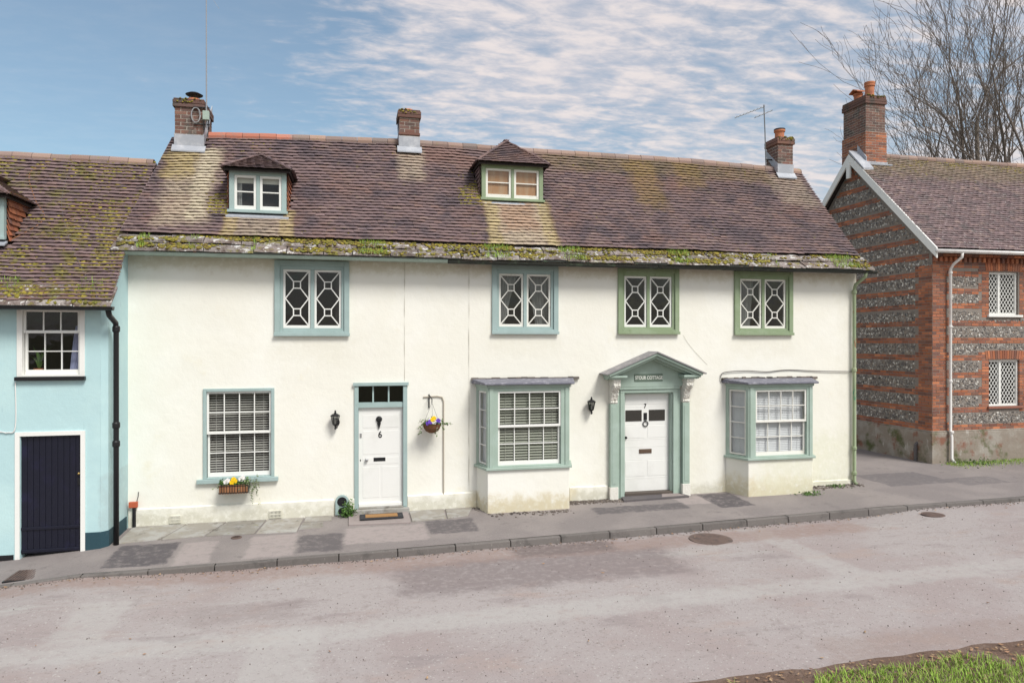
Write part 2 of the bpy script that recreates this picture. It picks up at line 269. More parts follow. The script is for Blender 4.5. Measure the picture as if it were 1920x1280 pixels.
# ------------------------------------------------------------------ mesh helpers
class MB:
    def __init__(s): s.v = []; s.f = []
    def quad(s, a, b, c, d): i = len(s.v); s.v += [a, b, c, d]; s.f.append((i, i + 1, i + 2, i + 3)); return s
    def poly(s, pts): i = len(s.v); s.v += list(pts); s.f.append(tuple(range(i, i + len(pts)))); return s
    def box(s, x0, x1, y0, y1, z0, z1):
        i = len(s.v)
        s.v += [(x0, y0, z0), (x1, y0, z0), (x1, y1, z0), (x0, y1, z0), (x0, y0, z1), (x1, y0, z1), (x1, y1, z1), (x0, y1, z1)]
        s.f += [tuple(i + k for k in q) for q in ((3, 2, 1, 0), (4, 5, 6, 7), (0, 1, 5, 4), (1, 2, 6, 5), (2, 3, 7, 6), (3, 0, 4, 7))]; return s
    def hexa(s, p):   # 8 points: bottom 4 ccw, top 4 ccw
        i = len(s.v); s.v += [tuple(q) for q in p]
        s.f += [tuple(i + k for k in q) for q in ((3, 2, 1, 0), (4, 5, 6, 7), (0, 1, 5, 4), (1, 2, 6, 5), (2, 3, 7, 6), (3, 0, 4, 7))]; return s
    def prism_y(s, pts, y0, y1):   # polygon in x,z (ccw seen from -y) extruded along y
        n = len(pts); i = len(s.v)
        s.v += [(x, y0, z) for x, z in pts] + [(x, y1, z) for x, z in pts]
        s.f.append(tuple(range(i, i + n))); s.f.append(tuple(range(i + 2 * n - 1, i + n - 1, -1)))
        for k in range(n): a, b = i + k, i + (k + 1) % n; s.f.append((b, a, a + n, b + n))
        return s
    def prism_x(s, pts, x0, x1):   # polygon in y,z extruded along x
        n = len(pts); i = len(s.v)
        s.v += [(x0, y, z) for y, z in pts] + [(x1, y, z) for y, z in pts]
        s.f.append(tuple(range(i + n - 1, i - 1, -1))); s.f.append(tuple(range(i + n, i + 2 * n)))
        for k in range(n): a, b = i + k, i + (k + 1) % n; s.f.append((a, b, b + n, a + n))
        return s
    def prism_z(s, pts, z0, z1):   # polygon in x,y (ccw from above)
        n = len(pts); i = len(s.v)
        s.v += [(x, y, z0) for x, y in pts] + [(x, y, z1) for x, y in pts]
        s.f.append(tuple(range(i + n - 1, i - 1, -1))); s.f.append(tuple(range(i + n, i + 2 * n)))
        for k in range(n): a, b = i + k, i + (k + 1) % n; s.f.append((a, b, b + n, a + n))
        return s
    def bar(s, a, b, w, d, up=(0, -1, 0)):   # rectangular bar from a to b, w across, d along 'up'
        a, b = Vector(a), Vector(b); t = (b - a).normalized(); u = Vector(up); u = (u - t * u.dot(t)).normalized(); sd = t.cross(u)
        p = []
        for q in (a, b):
            for (m, n) in ((-1, -1), (1, -1), (1, 1), (-1, 1)): p.append(q + sd * (m * w / 2) + u * (n * d / 2))
        return s.hexa(p)
    def tube(s, pts, r, n=8, cap=True):
        pts = [Vector(p) for p in pts]; rs = r if isinstance(r, (list, tuple)) else [r] * len(pts); i0 = len(s.v); prev = None
        for k, p in enumerate(pts):
            t = (pts[min(k + 1, len(pts) - 1)] - pts[max(k - 1, 0)]).normalized()
            if prev is None: u = t.orthogonal().normalized()
            else: u = prev - t * prev.dot(t); u = u.normalized() if u.length > 1e-6 else t.orthogonal().normalized()
            prev = u; w = t.cross(u)
            for j in range(n):
                a = 2 * math.pi * j / n; s.v.append(tuple(p + (u * math.cos(a) + w * math.sin(a)) * rs[k]))
        for k in range(len(pts) - 1):
            for j in range(n):
                a = i0 + k * n + j; b = i0 + k * n + (j + 1) % n; s.f.append((a, b, b + n, a + n))
        if cap:
            s.f.append(tuple(range(i0 + n - 1, i0 - 1, -1))); e = i0 + (len(pts) - 1) * n; s.f.append(tuple(range(e, e + n)))
        return s
    def lathe(s, c, prof, n=16, cap=True):   # prof (r,z) upward, around c
        i0 = len(s.v)
        for r, z in prof:
            for j in range(n): a = 2 * math.pi * j / n; s.v.append((c[0] + r * math.cos(a), c[1] + r * math.sin(a), c[2] + z))
        for k in range(len(prof) - 1):
            for j in range(n): a = i0 + k * n + j; b = i0 + k * n + (j + 1) % n; s.f.append((a, b, b + n, a + n))
        if cap: s.f.append(tuple(range(i0 + n - 1, i0 - 1, -1))); e = i0 + (len(prof) - 1) * n; s.f.append(tuple(range(e, e + n)))
        return s
    def add(s, o): i = len(s.v); s.v += o.v; s.f += [tuple(i + k for k in q) for q in o.f]; return s
    def build(s, name, m, parent=None, origin=None, smooth_=False, bevel=0, kind=None, label=None):
        L = ORIG.get(parent.name, Vector()) if parent is not None else (Vector(origin) if origin is not None else Vector())
        me = bpy.data.meshes.new(name)
        me.from_pydata([(x - L.x, y - L.y, z - L.z) for x, y, z in s.v], [], s.f); me.materials.append(MATS[m])
        if smooth_: me.polygons.foreach_set('use_smooth', [True] * len(me.polygons))
        me.update()
        o = bpy.data.objects.new(name, me); COL.objects.link(o)
        if parent is not None: o.parent = parent; ORIG[o.name] = L
        elif origin is not None: o.location = L; ORIG[o.name] = L
        if bevel:
            b = o.modifiers.new('bevel', 'BEVEL'); b.width = bevel; b.segments = 2; b.limit_method = 'ANGLE'; b.angle_limit = R(40)
        if kind: o['kind'] = kind
        if label: o['label'] = label
        return o
ORIG = {}
def thing(name, label, cat, loc=(0, 0, 0), group=None):
    o = bpy.data.objects.new(name, None); COL.objects.link(o); o.location = loc; o.empty_display_size = .2
    o['label'] = label; o['category'] = cat
    if group: o['group'] = group
    ORIG[o.name] = Vector(loc); return o
def part_empty(name, parent):   # a part that only gathers sub-parts
    o = bpy.data.objects.new(name, None); COL.objects.link(o); o.parent = parent; ORIG[o.name] = ORIG[parent.name]; return o
def tag(o, label, cat, group=None):
    o['label'] = label; o['category'] = cat
    if group: o['group'] = group
    return o
def structure(o): o['kind'] = 'structure'; return o
def mesh_of(mb, name, m):
    me = bpy.data.meshes.new(name); me.from_pydata(mb.v, [], mb.f); me.materials.append(MATS[m]); return me
def scatter(parent, name, meshes, mats4, cap=300, rest=None, hidden=None):
    """mats4: world matrices; the cap nearest the camera become objects that share mesh data, the rest one 'stuff' part"""
    L = ORIG[parent.name]
    idx = sorted(range(len(mats4)), key=lambda i: (mats4[i].translation - CAM).length + (100 if hidden and hidden(mats4[i]) else 0))
    for i in idx[:cap]:
        o = bpy.data.objects.new(name, meshes[i % len(meshes)]); COL.objects.link(o); o.parent = parent
        M = mats4[i].copy(); M.translation = M.translation - L; o.matrix_local = M
    if len(idx) > cap:
        vs, fs, n = [], [], 0
        data = [(np.array([v.co[:] for v in me.vertices]), [tuple(p.vertices) for p in me.polygons]) for me in meshes]
        for i in idx[cap:]:
            bv, bf = data[i % len(meshes)]; A = np.array(mats4[i])
            vs.append(bv @ A[:3, :3].T + A[:3, 3] - np.array(L)); fs += [tuple(n + k for k in q) for q in bf]; n += len(bv)
        me = bpy.data.meshes.new(rest or name + '_mass'); me.from_pydata(np.concatenate(vs).tolist(), [], fs); me.materials.append(meshes[0].materials[0])
        o = bpy.data.objects.new(rest or name + '_mass', me); COL.objects.link(o); o.parent = parent; o['kind'] = 'stuff'; ORIG[o.name] = L
def frame_mat(p, ax, ay, az, sc=(1, 1, 1)):
    M = Matrix.Identity(4)
    for k, (a, s_) in enumerate(zip((ax, ay, az), sc)):
        for j in range(3): M[j][k] = a[j] * s_
    M.translation = p; return M
def nz(*a): return mnoise.noise(Vector(a))
def interp(x, pts):
    if x <= pts[0][0]: return pts[0][1]
    for (a, b), (c, d) in zip(pts, pts[1:]):
        if x <= c: return b + (d - b) * (x - a) / (c - a)
    return pts[-1][1]
def wall_grid(mb, x0, x1, z0, z1, holes, y, depth, amp=.006, step=.3, fn=None):
    """front wall facing -y with rectangular openings and their reveals; slightly uneven"""
    xs = {x0, x1}; zs = {z0, z1}
    for h in holes: xs |= {h[0], h[1]}; zs |= {h[2], h[3]}
    def fill(s):
        s = sorted(s); o = []
        for a, b in zip(s, s[1:]):
            n = max(1, int((b - a) / step + .5)); o += [a + (b - a) * k / n for k in range(n)]
        return o + [s[-1]]
    xs, zs = fill(xs), fill(zs); i0 = len(mb.v)
    dy = lambda x, z: y + amp * nz(x * .9, 3.3, z * .9) + amp * .5 * nz(x * 2.7, 9.1, z * 2.7)
    for z in zs:
        for x in xs: mb.v.append((x, dy(x, z), z))
    W = len(xs)
    for j in range(len(zs) - 1):
        for i in range(W - 1):
            cx, cz = (xs[i] + xs[i + 1]) / 2, (zs[j] + zs[j + 1]) / 2
            if any(h[0] < cx < h[1] and h[2] < cz < h[3] for h in holes): continue
            a = i0 + j * W + i; mb.f.append((a, a + 1, a + 1 + W, a + W))
    for h in holes:
        a, b, c, d = h[:4]; yf = y - .004; yb = y + depth
        mb.quad((a, yf, c), (a, yf, d), (a, yb, d), (a, yb, c)); mb.quad((b, yf, d), (b, yf, c), (b, yb, c), (b, yb, d))
        mb.quad((a, yf, d), (b, yf, d), (b, yb, d), (a, yb, d)); mb.quad((b, yf, c), (a, yf, c), (a, yb, c), (b, yb, c))
    return mb
# ------------------------------------------------------------------ ground, road, pavement
def zw(X): return interp(X, ((-40, -1.6), (-9, -.26), (-5, -.10), (-3.8, 0.0), (1, .015), (6, .05), (11, .09), (14.5, .12), (20, .17), (60, .6)))
def zpav(X, y): return zw(X) - .07 * min(1, max(0, -y / 2.2))
def yk(X): return interp(X, ((-40, -2.4), (-2.9, -2.38), (1.7, -2.2), (10, -1.86), (60, -1.8)))
def kh(X): return interp(X, ((-4.4, .012), (-3.6, .03), (-1.8, .10), (9.8, .10), (10.8, .04), (60, .04)))
def zroad(X, y): return zw(X) - .07 - kh(X) + .05 * (1 - ((y + 4.6) / 2.4) ** 2) + .012 * nz(X * .5, y * .7, 0) - .05 * (1 if y > -1.7 else 0)
def sheet(name, m, xs, ys, fz, kind='structure', parent=None, yf=None):
    mb = MB(); W = len(xs)
    for j, y in enumerate(ys):
        for x in xs:
            yy = yf(x, y) if yf else y
            mb.v.append((x, yy, fz(x, yy)))
    for j in range(len(ys) - 1):
        for i in range(W - 1): a = j * W + i; mb.f.append((a, a + 1, a + 1 + W, a + W))
    o = mb.build(name, m, parent, smooth_=True)
    if kind and parent is None: o['kind'] = kind
    return o
def span(a, b, st): n = max(1, int(round((b - a) / st))); return [a + (b - a) * k / n for k in range(n + 1)]
XS = span(-60, -8, 4)[:-1] + span(-8, 20, .35)[:-1] + span(20, 60, 4)
sheet('ground', 'ground_earth', span(-900, 900, 100), span(-900, 900, 100), lambda x, y: -2.2)
sheet('garden_ground', 'ground_earth', XS, span(9, 80, 6), lambda x, y: zw(x) + .02 * (y - 9))
road = sheet('road', 'asphalt_road', XS, span(0, 1, .04), zroad, yf=lambda x, t: -7.15 + t * (yk(x) + 7.15 + .02))
pav = sheet('pavement', 'asphalt_pavement', XS, span(0, 1, .04), zpav, yf=lambda x, t: yk(x) + .12 + t * (9.0 - yk(x) - .12))
verge = sheet('verge', 'soil', XS, span(-22, -6.9, .33), lambda x, y: zroad(x, -7.0) - .012 + .10 * min(1, max(0, (-6.95 - y) / .9)) + .02 * nz(x * 2, y * 2, 1) * min(1, max(0, (-6.98 - y) * 4)),
              yf=lambda x, y: y if y < -7.3 else y - .10 * nz(x * 1.3, 1, 4) - .05 * nz(x * 5, 2, 4) + .08)
# kerb stones
kerb = structure(bpy.data.objects.new('kerb', None)); COL.objects.link(kerb); ORIG['kerb'] = Vector()
x = -8.2
while x < 19:
    l = .9 + random.uniform(-.03, .03); a, b = x + .006, x + l - .006
    ya, yb = yk(a), yk(b); mb = MB(); g = random.uniform(-.006, .006)
    za, zb = zpav(a, ya) + .004 + g, zpav(b, yb) + .004 + g; ka, kb_ = kh(a) + .08, kh(b) + .08
    mb.hexa([(a, ya, za - ka), (b, yb, zb - kb_), (b, yb + .125, zb - kb_), (a, ya + .125, za - ka), (a, ya + .012, za), (b, yb + .012, zb), (b, yb + .125, zb), (a, ya + .125, za)])
    mb.build('kerb_stone', 'kerb_stone', kerb, bevel=.012); x += l
# worn flagstones along the foot of the cottage wall
def slab(pts, th=.03, m='flagstone'):
    mb = MB(); n = len(pts); zs = [zpav(x, y) for x, y in pts]
    mb.v = [(x, y, z - .03) for (x, y), z in zip(pts, zs)] + [(x, y, z + th + random.uniform(-.004, .004)) for (x, y), z in zip(pts, zs)]
    mb.f.append(tuple(range(2 * n - 1, n - 1, -1))[::-1])
    for k in range(n): a, b = k, (k + 1) % n; mb.f.append((a, b, b + n, a + n))
    return mb.build('paving_slab', m, pav, bevel=.008)
for pts in (((-3.72, -.95), (-3.1, -.86), (-2.86, -.03), (-3.72, -.03)), ((-3.07, -.88), (-2.42, -.82), (-2.2, -.03), (-2.83, -.03)), ((-2.39, -.82), (-1.62, -.86), (-1.52, -.03), (-2.17, -.03)),
            ((-1.59, -.86), (-.93, -.90), (-.86, -.03), (-1.49, -.03)), ((-.90, -.75), (-.5, -.72), (-.5, -.36), (-.87, -.36)), ((-.84, -.33), (-.36, -.33), (-.36, -.03), (-.83, -.03)),
            ((1.06, -.72), (1.68, -.66), (1.72, -.03), (1.06, -.03)), ((1.71, -.66), (2.1, -.58), (2.28, -.03), (1.75, -.03))):
    slab(pts, random.uniform(.008, .022))
slab(((-.06, -.72), (1.03, -.80), (1.03, -.02), (-.06, -.02)), .03, 'patch_light')
slab(((5.3, -.30), (6.75, -.26), (6.66, -.02), (5.36, -.02)), .045, 'patch_dark'); slab(((6.15, -.25), (6.66, -.24), (6.60, -.03), (6.25, -.03)), .05, 'patch_light')
# iron covers and grate
def cover(cx, cy, r, fz, label, name='manhole_cover'):
    z = fz(cx, cy); t = thing(name, label, 'manhole cover', (cx, cy, z))
    MB().lathe((cx, cy, z), ((r, -.02), (r, .010), (r * .9, .010)), 28).build('rim', 'iron_rust', t)
    mb = MB().lathe((cx, cy, z), ((r * .88, -.02), (r * .88, .009)), 28)
    for k in range(-4, 5):
        w = math.sqrt(max(0, (r * .8) ** 2 - (k * r * .18) ** 2))
        mb.box(cx - w, cx + w, cy + k * r * .18 - .012, cy + k * r * .18 + .012, z + .0085, z + .014)
    mb.build('lid', 'iron_rust', t)
cover(5.93, -2.62, .36, zroad, 'round dark iron manhole cover in the road below the porch door')
cover(10.7, -2.35, .2, zroad, 'small round iron cover in the road near the right end of the kerb')
cover(-1.88, -1.0, .085, lambda a, b: zpav(a, b) + .004, 'tiny round stopcock cover in the pavement beside the flagstones', 'stopcock_cover')
t = thing('drain_grate', 'rectangular iron grate in the pavement before the black door', 'drain grate', (-4.62, -1.95, zpav(-4.62, -1.95)))
z = zpav(-4.62, -1.95)
mb = MB(); mb.box(-4.8, -4.44, -2.2, -1.7, z - .03, z + .003); mb.build('bed', 'black_paint', t)
for k in range(9): MB().box(-4.78 + k * .04, -4.757 + k * .04, -2.18, -1.72, z + .0035, z + .012).build('grate_bar', 'iron_rust', t)
# fallen leaves, grit along the wall foot, verge grass
def leaves(n, fx, fz, s0=.014, s1=.034):
    mb = MB()
    for _ in range(n):
        x, y = fx(); z = fz(x, y) + .008; s = random.uniform(s0, s1); a = random.uniform(0, 6.3); c, d = math.cos(a) * s, math.sin(a) * s; k = random.uniform(.3, .6)
        mb.v += [(x - c, y - d, z + random.uniform(0, .012)), (x + d * k, y - c * k, z), (x + c, y + d, z + random.uniform(0, .014)), (x - d * k, y + c * k, z + .003)]
        i = len(mb.v) - 4; mb.f += [(i, i + 1, i + 2), (i, i + 2, i + 3)]
    return mb
def road_pt():
    x = random.uniform(-7, 15)
    return (x, yk(x) - .03 - abs(random.gauss(0, .16))) if random.random() < .84 else (x, random.uniform(-6.9, -2.6))
o = leaves(230, road_pt, lambda x, y: zroad(x, y) + .004).build('fallen_leaves', 'dry_leaf'); o['kind'] = 'stuff'; tag(o, 'scattered brown fallen leaves along the gutter and road', 'leaves')
o = leaves(900, lambda: (random.uniform(0, 12), -7.05 - abs(random.gauss(0, .35))), lambda x, y: zroad(x, -7) - .012 + .10 * min(1, max(0, (-6.95 - y) / .9)) + .012, .012, .035).build('verge_leaf_litter', 'dry_leaf'); o['kind'] = 'stuff'; tag(o, 'leaf litter on the bare soil edge of the verge', 'leaves')
def pebbles(name, n, fp, fz, m, label, s0, s1):
    mb = MB()
    for _ in range(n):
        x, y = fp(); z = fz(x, y); s = random.uniform(s0, s1); p = []
        for q in ((-1, -1), (1, -1), (1, 1), (-1, 1)): p.append((x + q[0] * s * random.uniform(.6, 1.2), y + q[1] * s * random.uniform(.6, 1.2), z - .01))
        for q in ((-1, -1), (1, -1), (1, 1), (-1, 1)): p.append((x + q[0] * s * random.uniform(.3, .8), y + q[1] * s * random.uniform(.3, .8), z + s * random.uniform(.4, .9)))
        mb.hexa(p)
    o = mb.build(name, m); o['kind'] = 'stuff'; return tag(o, label, 'grit')
def foot():
    x = random.choice((random.uniform(4.3, 5.4), random.uniform(4.2, 5.3), random.uniform(2.3, 4.4), random.uniform(9.6, 11)))
    y0 = -.56 if (2.5 < x < 4.1) else -.03
    return x, y0 - abs(random.gauss(0, .12))
pebbles('wall_foot_grit', 700, foot, zpav, 'gravel_bits', 'dark loose grit and broken render along the wall foot', .008, .03)
pebbles('gutter_grit', 1100, lambda: (lambda x: (x, yk(x) - .01 - abs(random.gauss(0, .07))))(random.uniform(-6, 14)), lambda x, y: zroad(x, y) + .006, 'gravel_bits', 'fine dark grit gathered in the gutter along the kerb', .003, .011)
pebbles('road_grit', 500, lambda: (random.uniform(-6, 14), random.uniform(-7, -2.4)), lambda x, y: zroad(x, y) + .006, 'gravel_bits', 'tiny loose stones scattered over the road', .003, .008)
def blades(n, fp, fz, h0, h1, w=.004, lean=.5):
    v = []; f = []
    for _ in range(n):
        x, y = fp(); z = fz(x, y); h = random.uniform(h0, h1); a = random.uniform(0, 6.3); l = random.uniform(.1, lean) * h
        dx, dy = math.cos(a), math.sin(a); i = len(v); ww = w * random.uniform(.7, 1.4)
        v += [(x - dy * ww, y + dx * ww, z - .01), (x + dy * ww, y - dx * ww, z - .01), (x + dx * l * .4 + dy * ww * .7, y + dy * l * .4 - dx * ww * .7, z + h * .6), (x + dx * l * .4 - dy * ww * .7, y + dy * l * .4 + dx * ww * .7, z + h * .6), (x + dx * l, y + dy * l, z + h)]
        f += [(i, i + 1, i + 2, i + 3), (i + 3, i + 2, i + 4)]
    mb = MB(); mb.v = v; mb.f = f; return mb
zv = lambda x, y: zroad(x, -7.0) - .012 + .10 * min(1, max(0, (-6.95 - y) / .9))
def gp():
    while True:
        x, y = random.uniform(2.4, 12), random.uniform(-10.0, -7.22)
        if nz(x * 1.1, y * 1.4, 2.0) + .6 * nz(x * 4, y * 4, 7) > -.02 - .9 * min(1, (-7.40 - y)) : return x, y
o = blades(52000, gp, zv, .02, .085, .004, 1.5).build('verge_grass', 'grass'); o['kind'] = 'stuff'; tag(o, 'bright green grass on the near verge', 'grass')
# ------------------------------------------------------------------ generic house pieces
class Fr:
    """a wall frame: u along the wall, d into the wall, z up"""
    def __init__(s, o, ax): s.o = Vector((o[0], o[1], 0)); s.ax = Vector((ax[0], ax[1], 0)).normalized(); s.inn = Vector((-s.ax.y, s.ax.x, 0))
    def p(s, u, d, z): q = s.o + s.ax * u + s.inn * d; return (q.x, q.y, z)
    def box(s, mb, u0, u1, d0, d1, z0, z1):
        return mb.hexa([s.p(u0, d0, z0), s.p(u1, d0, z0), s.p(u1, d1, z0), s.p(u0, d1, z0), s.p(u0, d0, z1), s.p(u1, d0, z1), s.p(u1, d1, z1), s.p(u0, d1, z1)])
    def bar(s, mb, a, b, w, d0, d1):   # a,b (u,z)
        t = Vector((b[0] - a[0], b[1] - a[1])); t.normalize(); n = Vector((-t.y, t.x)) * (w / 2)
        c = [(a[0] + n.x, a[1] + n.y), (a[0] - n.x, a[1] - n.y), (b[0] - n.x, b[1] - n.y), (b[0] + n.x, b[1] + n.y)]
        return mb.hexa([s.p(*((q[0], d1, q[1]))) for q in c] + [s.p(q[0], d0, q[1]) for q in c])
    def poly(s, mb, pts, d): return mb.poly([s.p(u, d, z) for u, z in pts])
FRONT = Fr((0, 0), (1, 0))
def ring(fr, mb, u0, u1, z0, z1, w, d0, d1, wb=None, wt=None):
    wb = w if wb is None else wb; wt = w if wt is None else wt
    fr.box(mb, u0, u0 + w, d0, d1, z0, z1); fr.box(mb, u1 - w, u1, d0, d1, z0, z1)
    fr.box(mb, u0 + w, u1 - w, d0, d1, z0, z0 + wb); fr.box(mb, u0 + w, u1 - w, d0, d1, z1 - wt, z1)
def panes(fr, parent, u0, u1, z0, z1, cols, rows, d, m='glass'):
    for i in range(cols):
        for j in range(rows):
            a, b = u0 + (u1 - u0) * i / cols, u0 + (u1 - u0) * (i + 1) / cols; c, e = z0 + (z1 - z0) * j / rows, z0 + (z1 - z0) * (j + 1) / rows
            t1, t2 = random.uniform(-.003, .003), random.uniform(-.003, .003)
            MB().poly([fr.p(a, d + t1, c), fr.p(b, d - t1, c), fr.p(b, d - t1 + t2, e), fr.p(a, d + t1 + t2, e)]).build('pane', m, parent)
def sash(fr, parent, u0, u1, z0, z1, cols, rows, d, w=.035, wb=None, wt=None, bar=.017, m='white_paint'):
    mb = MB(); wb = w if wb is None else wb; wt = w if wt is None else wt
    ring(fr, mb, u0, u1, z0, z1, w, d, d + .04, wb, wt)
    a, b, c, e = u0 + w, u1 - w, z0 + wb, z1 - wt
    for i in range(1, cols): q = a + (b - a) * i / cols; fr.box(mb, q - bar / 2, q + bar / 2, d + .004, d + .034, c, e)
    for j in range(1, rows): q = c + (e - c) * j / rows; fr.box(mb, a, b, d + .006, d + .032, q - bar / 2, q + bar / 2)
    mb.build('sash', m, parent, bevel=.003)
    panes(fr, parent, a, b, c, e, cols, rows, d + .02)
def sash_window(fr, parent, u0, u1, z0, z1, zm, cols, d, m='white_paint', ru=2, rl=2):
    sash(fr, parent, u0, u1, zm - .02, z1, cols, ru, d, wb=.045, m=m)
    sash(fr, parent, u0 + .008, u1 - .008, z0, zm + .02, cols, rl, d + .045, wb=.075, wt=.035, m=m)
def lattice(fr, parent, u0, u1, z0, z1, d, m='white_paint'):
    """casement with the crossed lattice: corner diagonals, two small squares, a hexagon between them"""
    mb = MB(); w = .038; ring(fr, mb, u0, u1, z0, z1, w, d, d + .04, .05, .038)
    a, b, c, e = u0 + w, u1 - w, z0 + .05, z1 - w; W, H_ = b - a, e - c; cx = (a + b) / 2; s = .062
    q1, q2 = c + H_ * .755, c + H_ * .245; zm = c + H_ * .5; bw = .02
    def sq(z): return [(cx - s, z - s), (cx + s, z - s), (cx + s, z + s), (cx - s, z + s)]
    A, B = sq(q1), sq(q2)
    lines = [((a, e), A[3]), ((b, e), A[2]), (A[0], (a, zm)), (A[1], (b, zm)), ((a, zm), B[3]), ((b, zm), B[2]), (B[0], (a, c)), (B[1], (b, c))]
    for S_ in (A, B): lines += [(S_[k], S_[(k + 1) % 4]) for k in range(4)]
    for k, (p, q) in enumerate(lines): fr.bar(mb, p, q, bw, d + .004 + .0006 * (k % 5), d + .034)
    mb.build('sash', m, parent, bevel=.002)
    for pts in (A, B, [A[0], A[1], (b, zm), B[2], B[3], (a, zm)][::1], [A[3], A[2], (b, e), (a, e)], [(a, c), (b, c), B[1], B[0]], [(a, zm), A[0], A[3], (a, e)], [A[1], (b, zm), (b, e), A[2]], [(a, c), B[0], B[3], (a, zm)], [B[1], (b, c), (b, zm), B[2]]):
        t = random.uniform(-.003, .003)
        MB().poly([fr.p(u, d + .02 + t * (u - cx) * 8, z) for u, z in pts]).build('pane', 'glass', parent)
def blind(fr, label, u0, u1, z0, z1, d, pitch, tilt, m, depth=.035):
    c = fr.p((u0 + u1) / 2, d, z0); t = thing('venetian_blind', label, 'blind', c)
    mb = MB(); h = depth / 2; dz = math.sin(tilt) * h; dd = math.cos(tilt) * h; L = Vector(c)
    base = [fr.p(u0, d - dd, z0 - dz), fr.p(u1, d - dd, z0 - dz), fr.p(u1, d + dd, z0 + dz), fr.p(u0, d + dd, z0 + dz)]
    mb.v = [tuple(Vector(p) - L) for p in base] + [tuple(Vector(p) - L + Vector((0, 0, .0025))) for p in base]
    mb.f = [(3, 2, 1, 0), (4, 5, 6, 7), (0, 1, 5, 4), (1, 2, 6, 5), (2, 3, 7, 6), (3, 0, 4, 7)]
    me = mesh_of(mb, 'slat', m); n = int((z1 - z0) / pitch)
    for k in range(n):
        o = bpy.data.objects.new('slat', me); COL.objects.link(o); o.parent = t; o.location = (0, 0, k * pitch); o.rotation_euler = (0, random.uniform(-.004, .004), 0)
    mb = MB()
    for q in (.12, .5, .88): u = u0 + (u1 - u0) * q; fr.box(mb, u - .003, u + .003, d - dd - .004, d - dd - .002, z0, z1)
    fr.box(mb, u0, u1, d - .02, d + .02, z1 - .02, z1 + .03); mb.build('cords_and_rail', m, t)
    return t
def box_mesh(name, m, sx, sy, sz, jit=0.0):
    mb = MB().box(-sx / 2, sx / 2, -sy / 2, sy / 2, -sz / 2, sz / 2)
    if jit: mb.v = [tuple(c + random.uniform(-jit, jit) for c in p) for p in mb.v]
    return mesh_of(mb, name, m)
def tile_meshes(m, w=.1655, l=.165, t=.012, n=5, raise_=.050, jit=.004):
    out_ = []
    for k in range(n):
        v = []; c = .004 + random.uniform(0, .003)
        for (yy, zb) in ((0, raise_), (l, .004)):
            for xx in (-w / 2, 0, w / 2):
                z = zb + (c if xx == 0 else 0) + random.uniform(-jit, jit) * .6
                y = yy + (random.uniform(-jit, jit) * 1.3 if yy == 0 else 0)
                v.append((xx, y, z - t)); v.append((xx, y, z))
        f = [(1, 3, 9, 7), (3, 5, 11, 9), (0, 2, 3, 1), (2, 4, 5, 3), (6, 7, 9, 8), (8, 9, 11, 10), (0, 1, 7, 6), (4, 10, 11, 5), (0, 6, 8, 2), (2, 8, 10, 4)]
        mb = MB(); mb.v = v; mb.f = f; out_.append(mesh_of(mb, 'roof_tile', m))
    return out_
def surf_tiles(S, rows, x0f, x1f, gauge, L, w=.165, skip=None, jit=1.0):
    """courses of tiles over the surface S(x,t)"""
    M = []
    for k in range(rows):
        t = k * gauge; x = x0f(t) + (w * .5 if k % 2 else 0) * .999; first = True; x = x0f(t)
        if k % 2: widths = [w * .5]
        else: widths = []
        while x < x1f(t) - .02:
            ww = widths.pop() if widths else w * random.uniform(.96, 1.03)
            ww = min(ww, x1f(t) - x); cx = x + ww / 2; x += ww
            p = Vector(S(cx, t)); T = (Vector(S(cx, t + .05)) - p).normalized(); A = (Vector(S(cx + .05, t)) - p).normalized(); Nn = A.cross(T).normalized(); T = Nn.cross(A)
            if skip and skip(p): continue
            rz, ry = random.gauss(0, .012) * jit, random.gauss(0, .014) * jit
            Rm = Matrix.Rotation(rz, 3, 'Z') @ Matrix.Rotation(ry, 3, 'Y')
            B = Matrix((A, T, Nn)).transposed() @ Rm @ Matrix.Diagonal((ww / .165, 1, 1))
            q = p + T * (random.gauss(0, .0025) * jit + .012 * nz(cx * 1.1, k * .37, 2) + .006 * nz(cx * 3.7, k * 1.9, 6)) + Nn * (abs(random.gauss(0, .002)) * jit + .006 * nz(cx * 2.3, k * 2.7, 4)) + T * (random.choice((0, 0, 0, -.02)) if random.random() < .02 else 0)
            m4 = B.to_4x4(); m4.translation = q; M.append(m4)
    return M
def plane_tiles(o, ax, ay, poly, gauge=.1, w=.165, wobble=1.0):
    ax, ay = Vector(ax).normalized(), Vector(ay).normalized(); az = ax.cross(ay).normalized(); o = Vector(o); M = []
    y0, y1 = min(p[1] for p in poly), max(p[1] for p in poly); k = 0; t = y0
    while t < y1 - gauge * .3:
        tm = t + gauge * .35; xs = []
        for a, b in zip(poly, poly[1:] + poly[:1]):
            if (a[1] - tm) * (b[1] - tm) < 0: xs.append(a[0] + (b[0] - a[0]) * (tm - a[1]) / (b[1] - a[1]))
        if len(xs) >= 2:
            xl, xr = min(xs), max(xs); x = xl; first = k % 2
            while x < xr - .015:
                ww = w * (.5 if first else random.uniform(.96, 1.03)); first = 0; ww = min(ww, xr - x)
                Rm = Matrix.Rotation(random.gauss(0, .015) * wobble, 3, 'Z') @ Matrix.Rotation(random.gauss(0, .015) * wobble, 3, 'Y')
                B = (Matrix((ax, ay, az)).transposed() @ Rm @ Matrix.Diagonal((ww / .165, 1, 1))).to_4x4()
                B.translation = o + ax * (x + ww / 2) + ay * t; M.append(B); x += ww
        t += gauge; k += 1
    return M
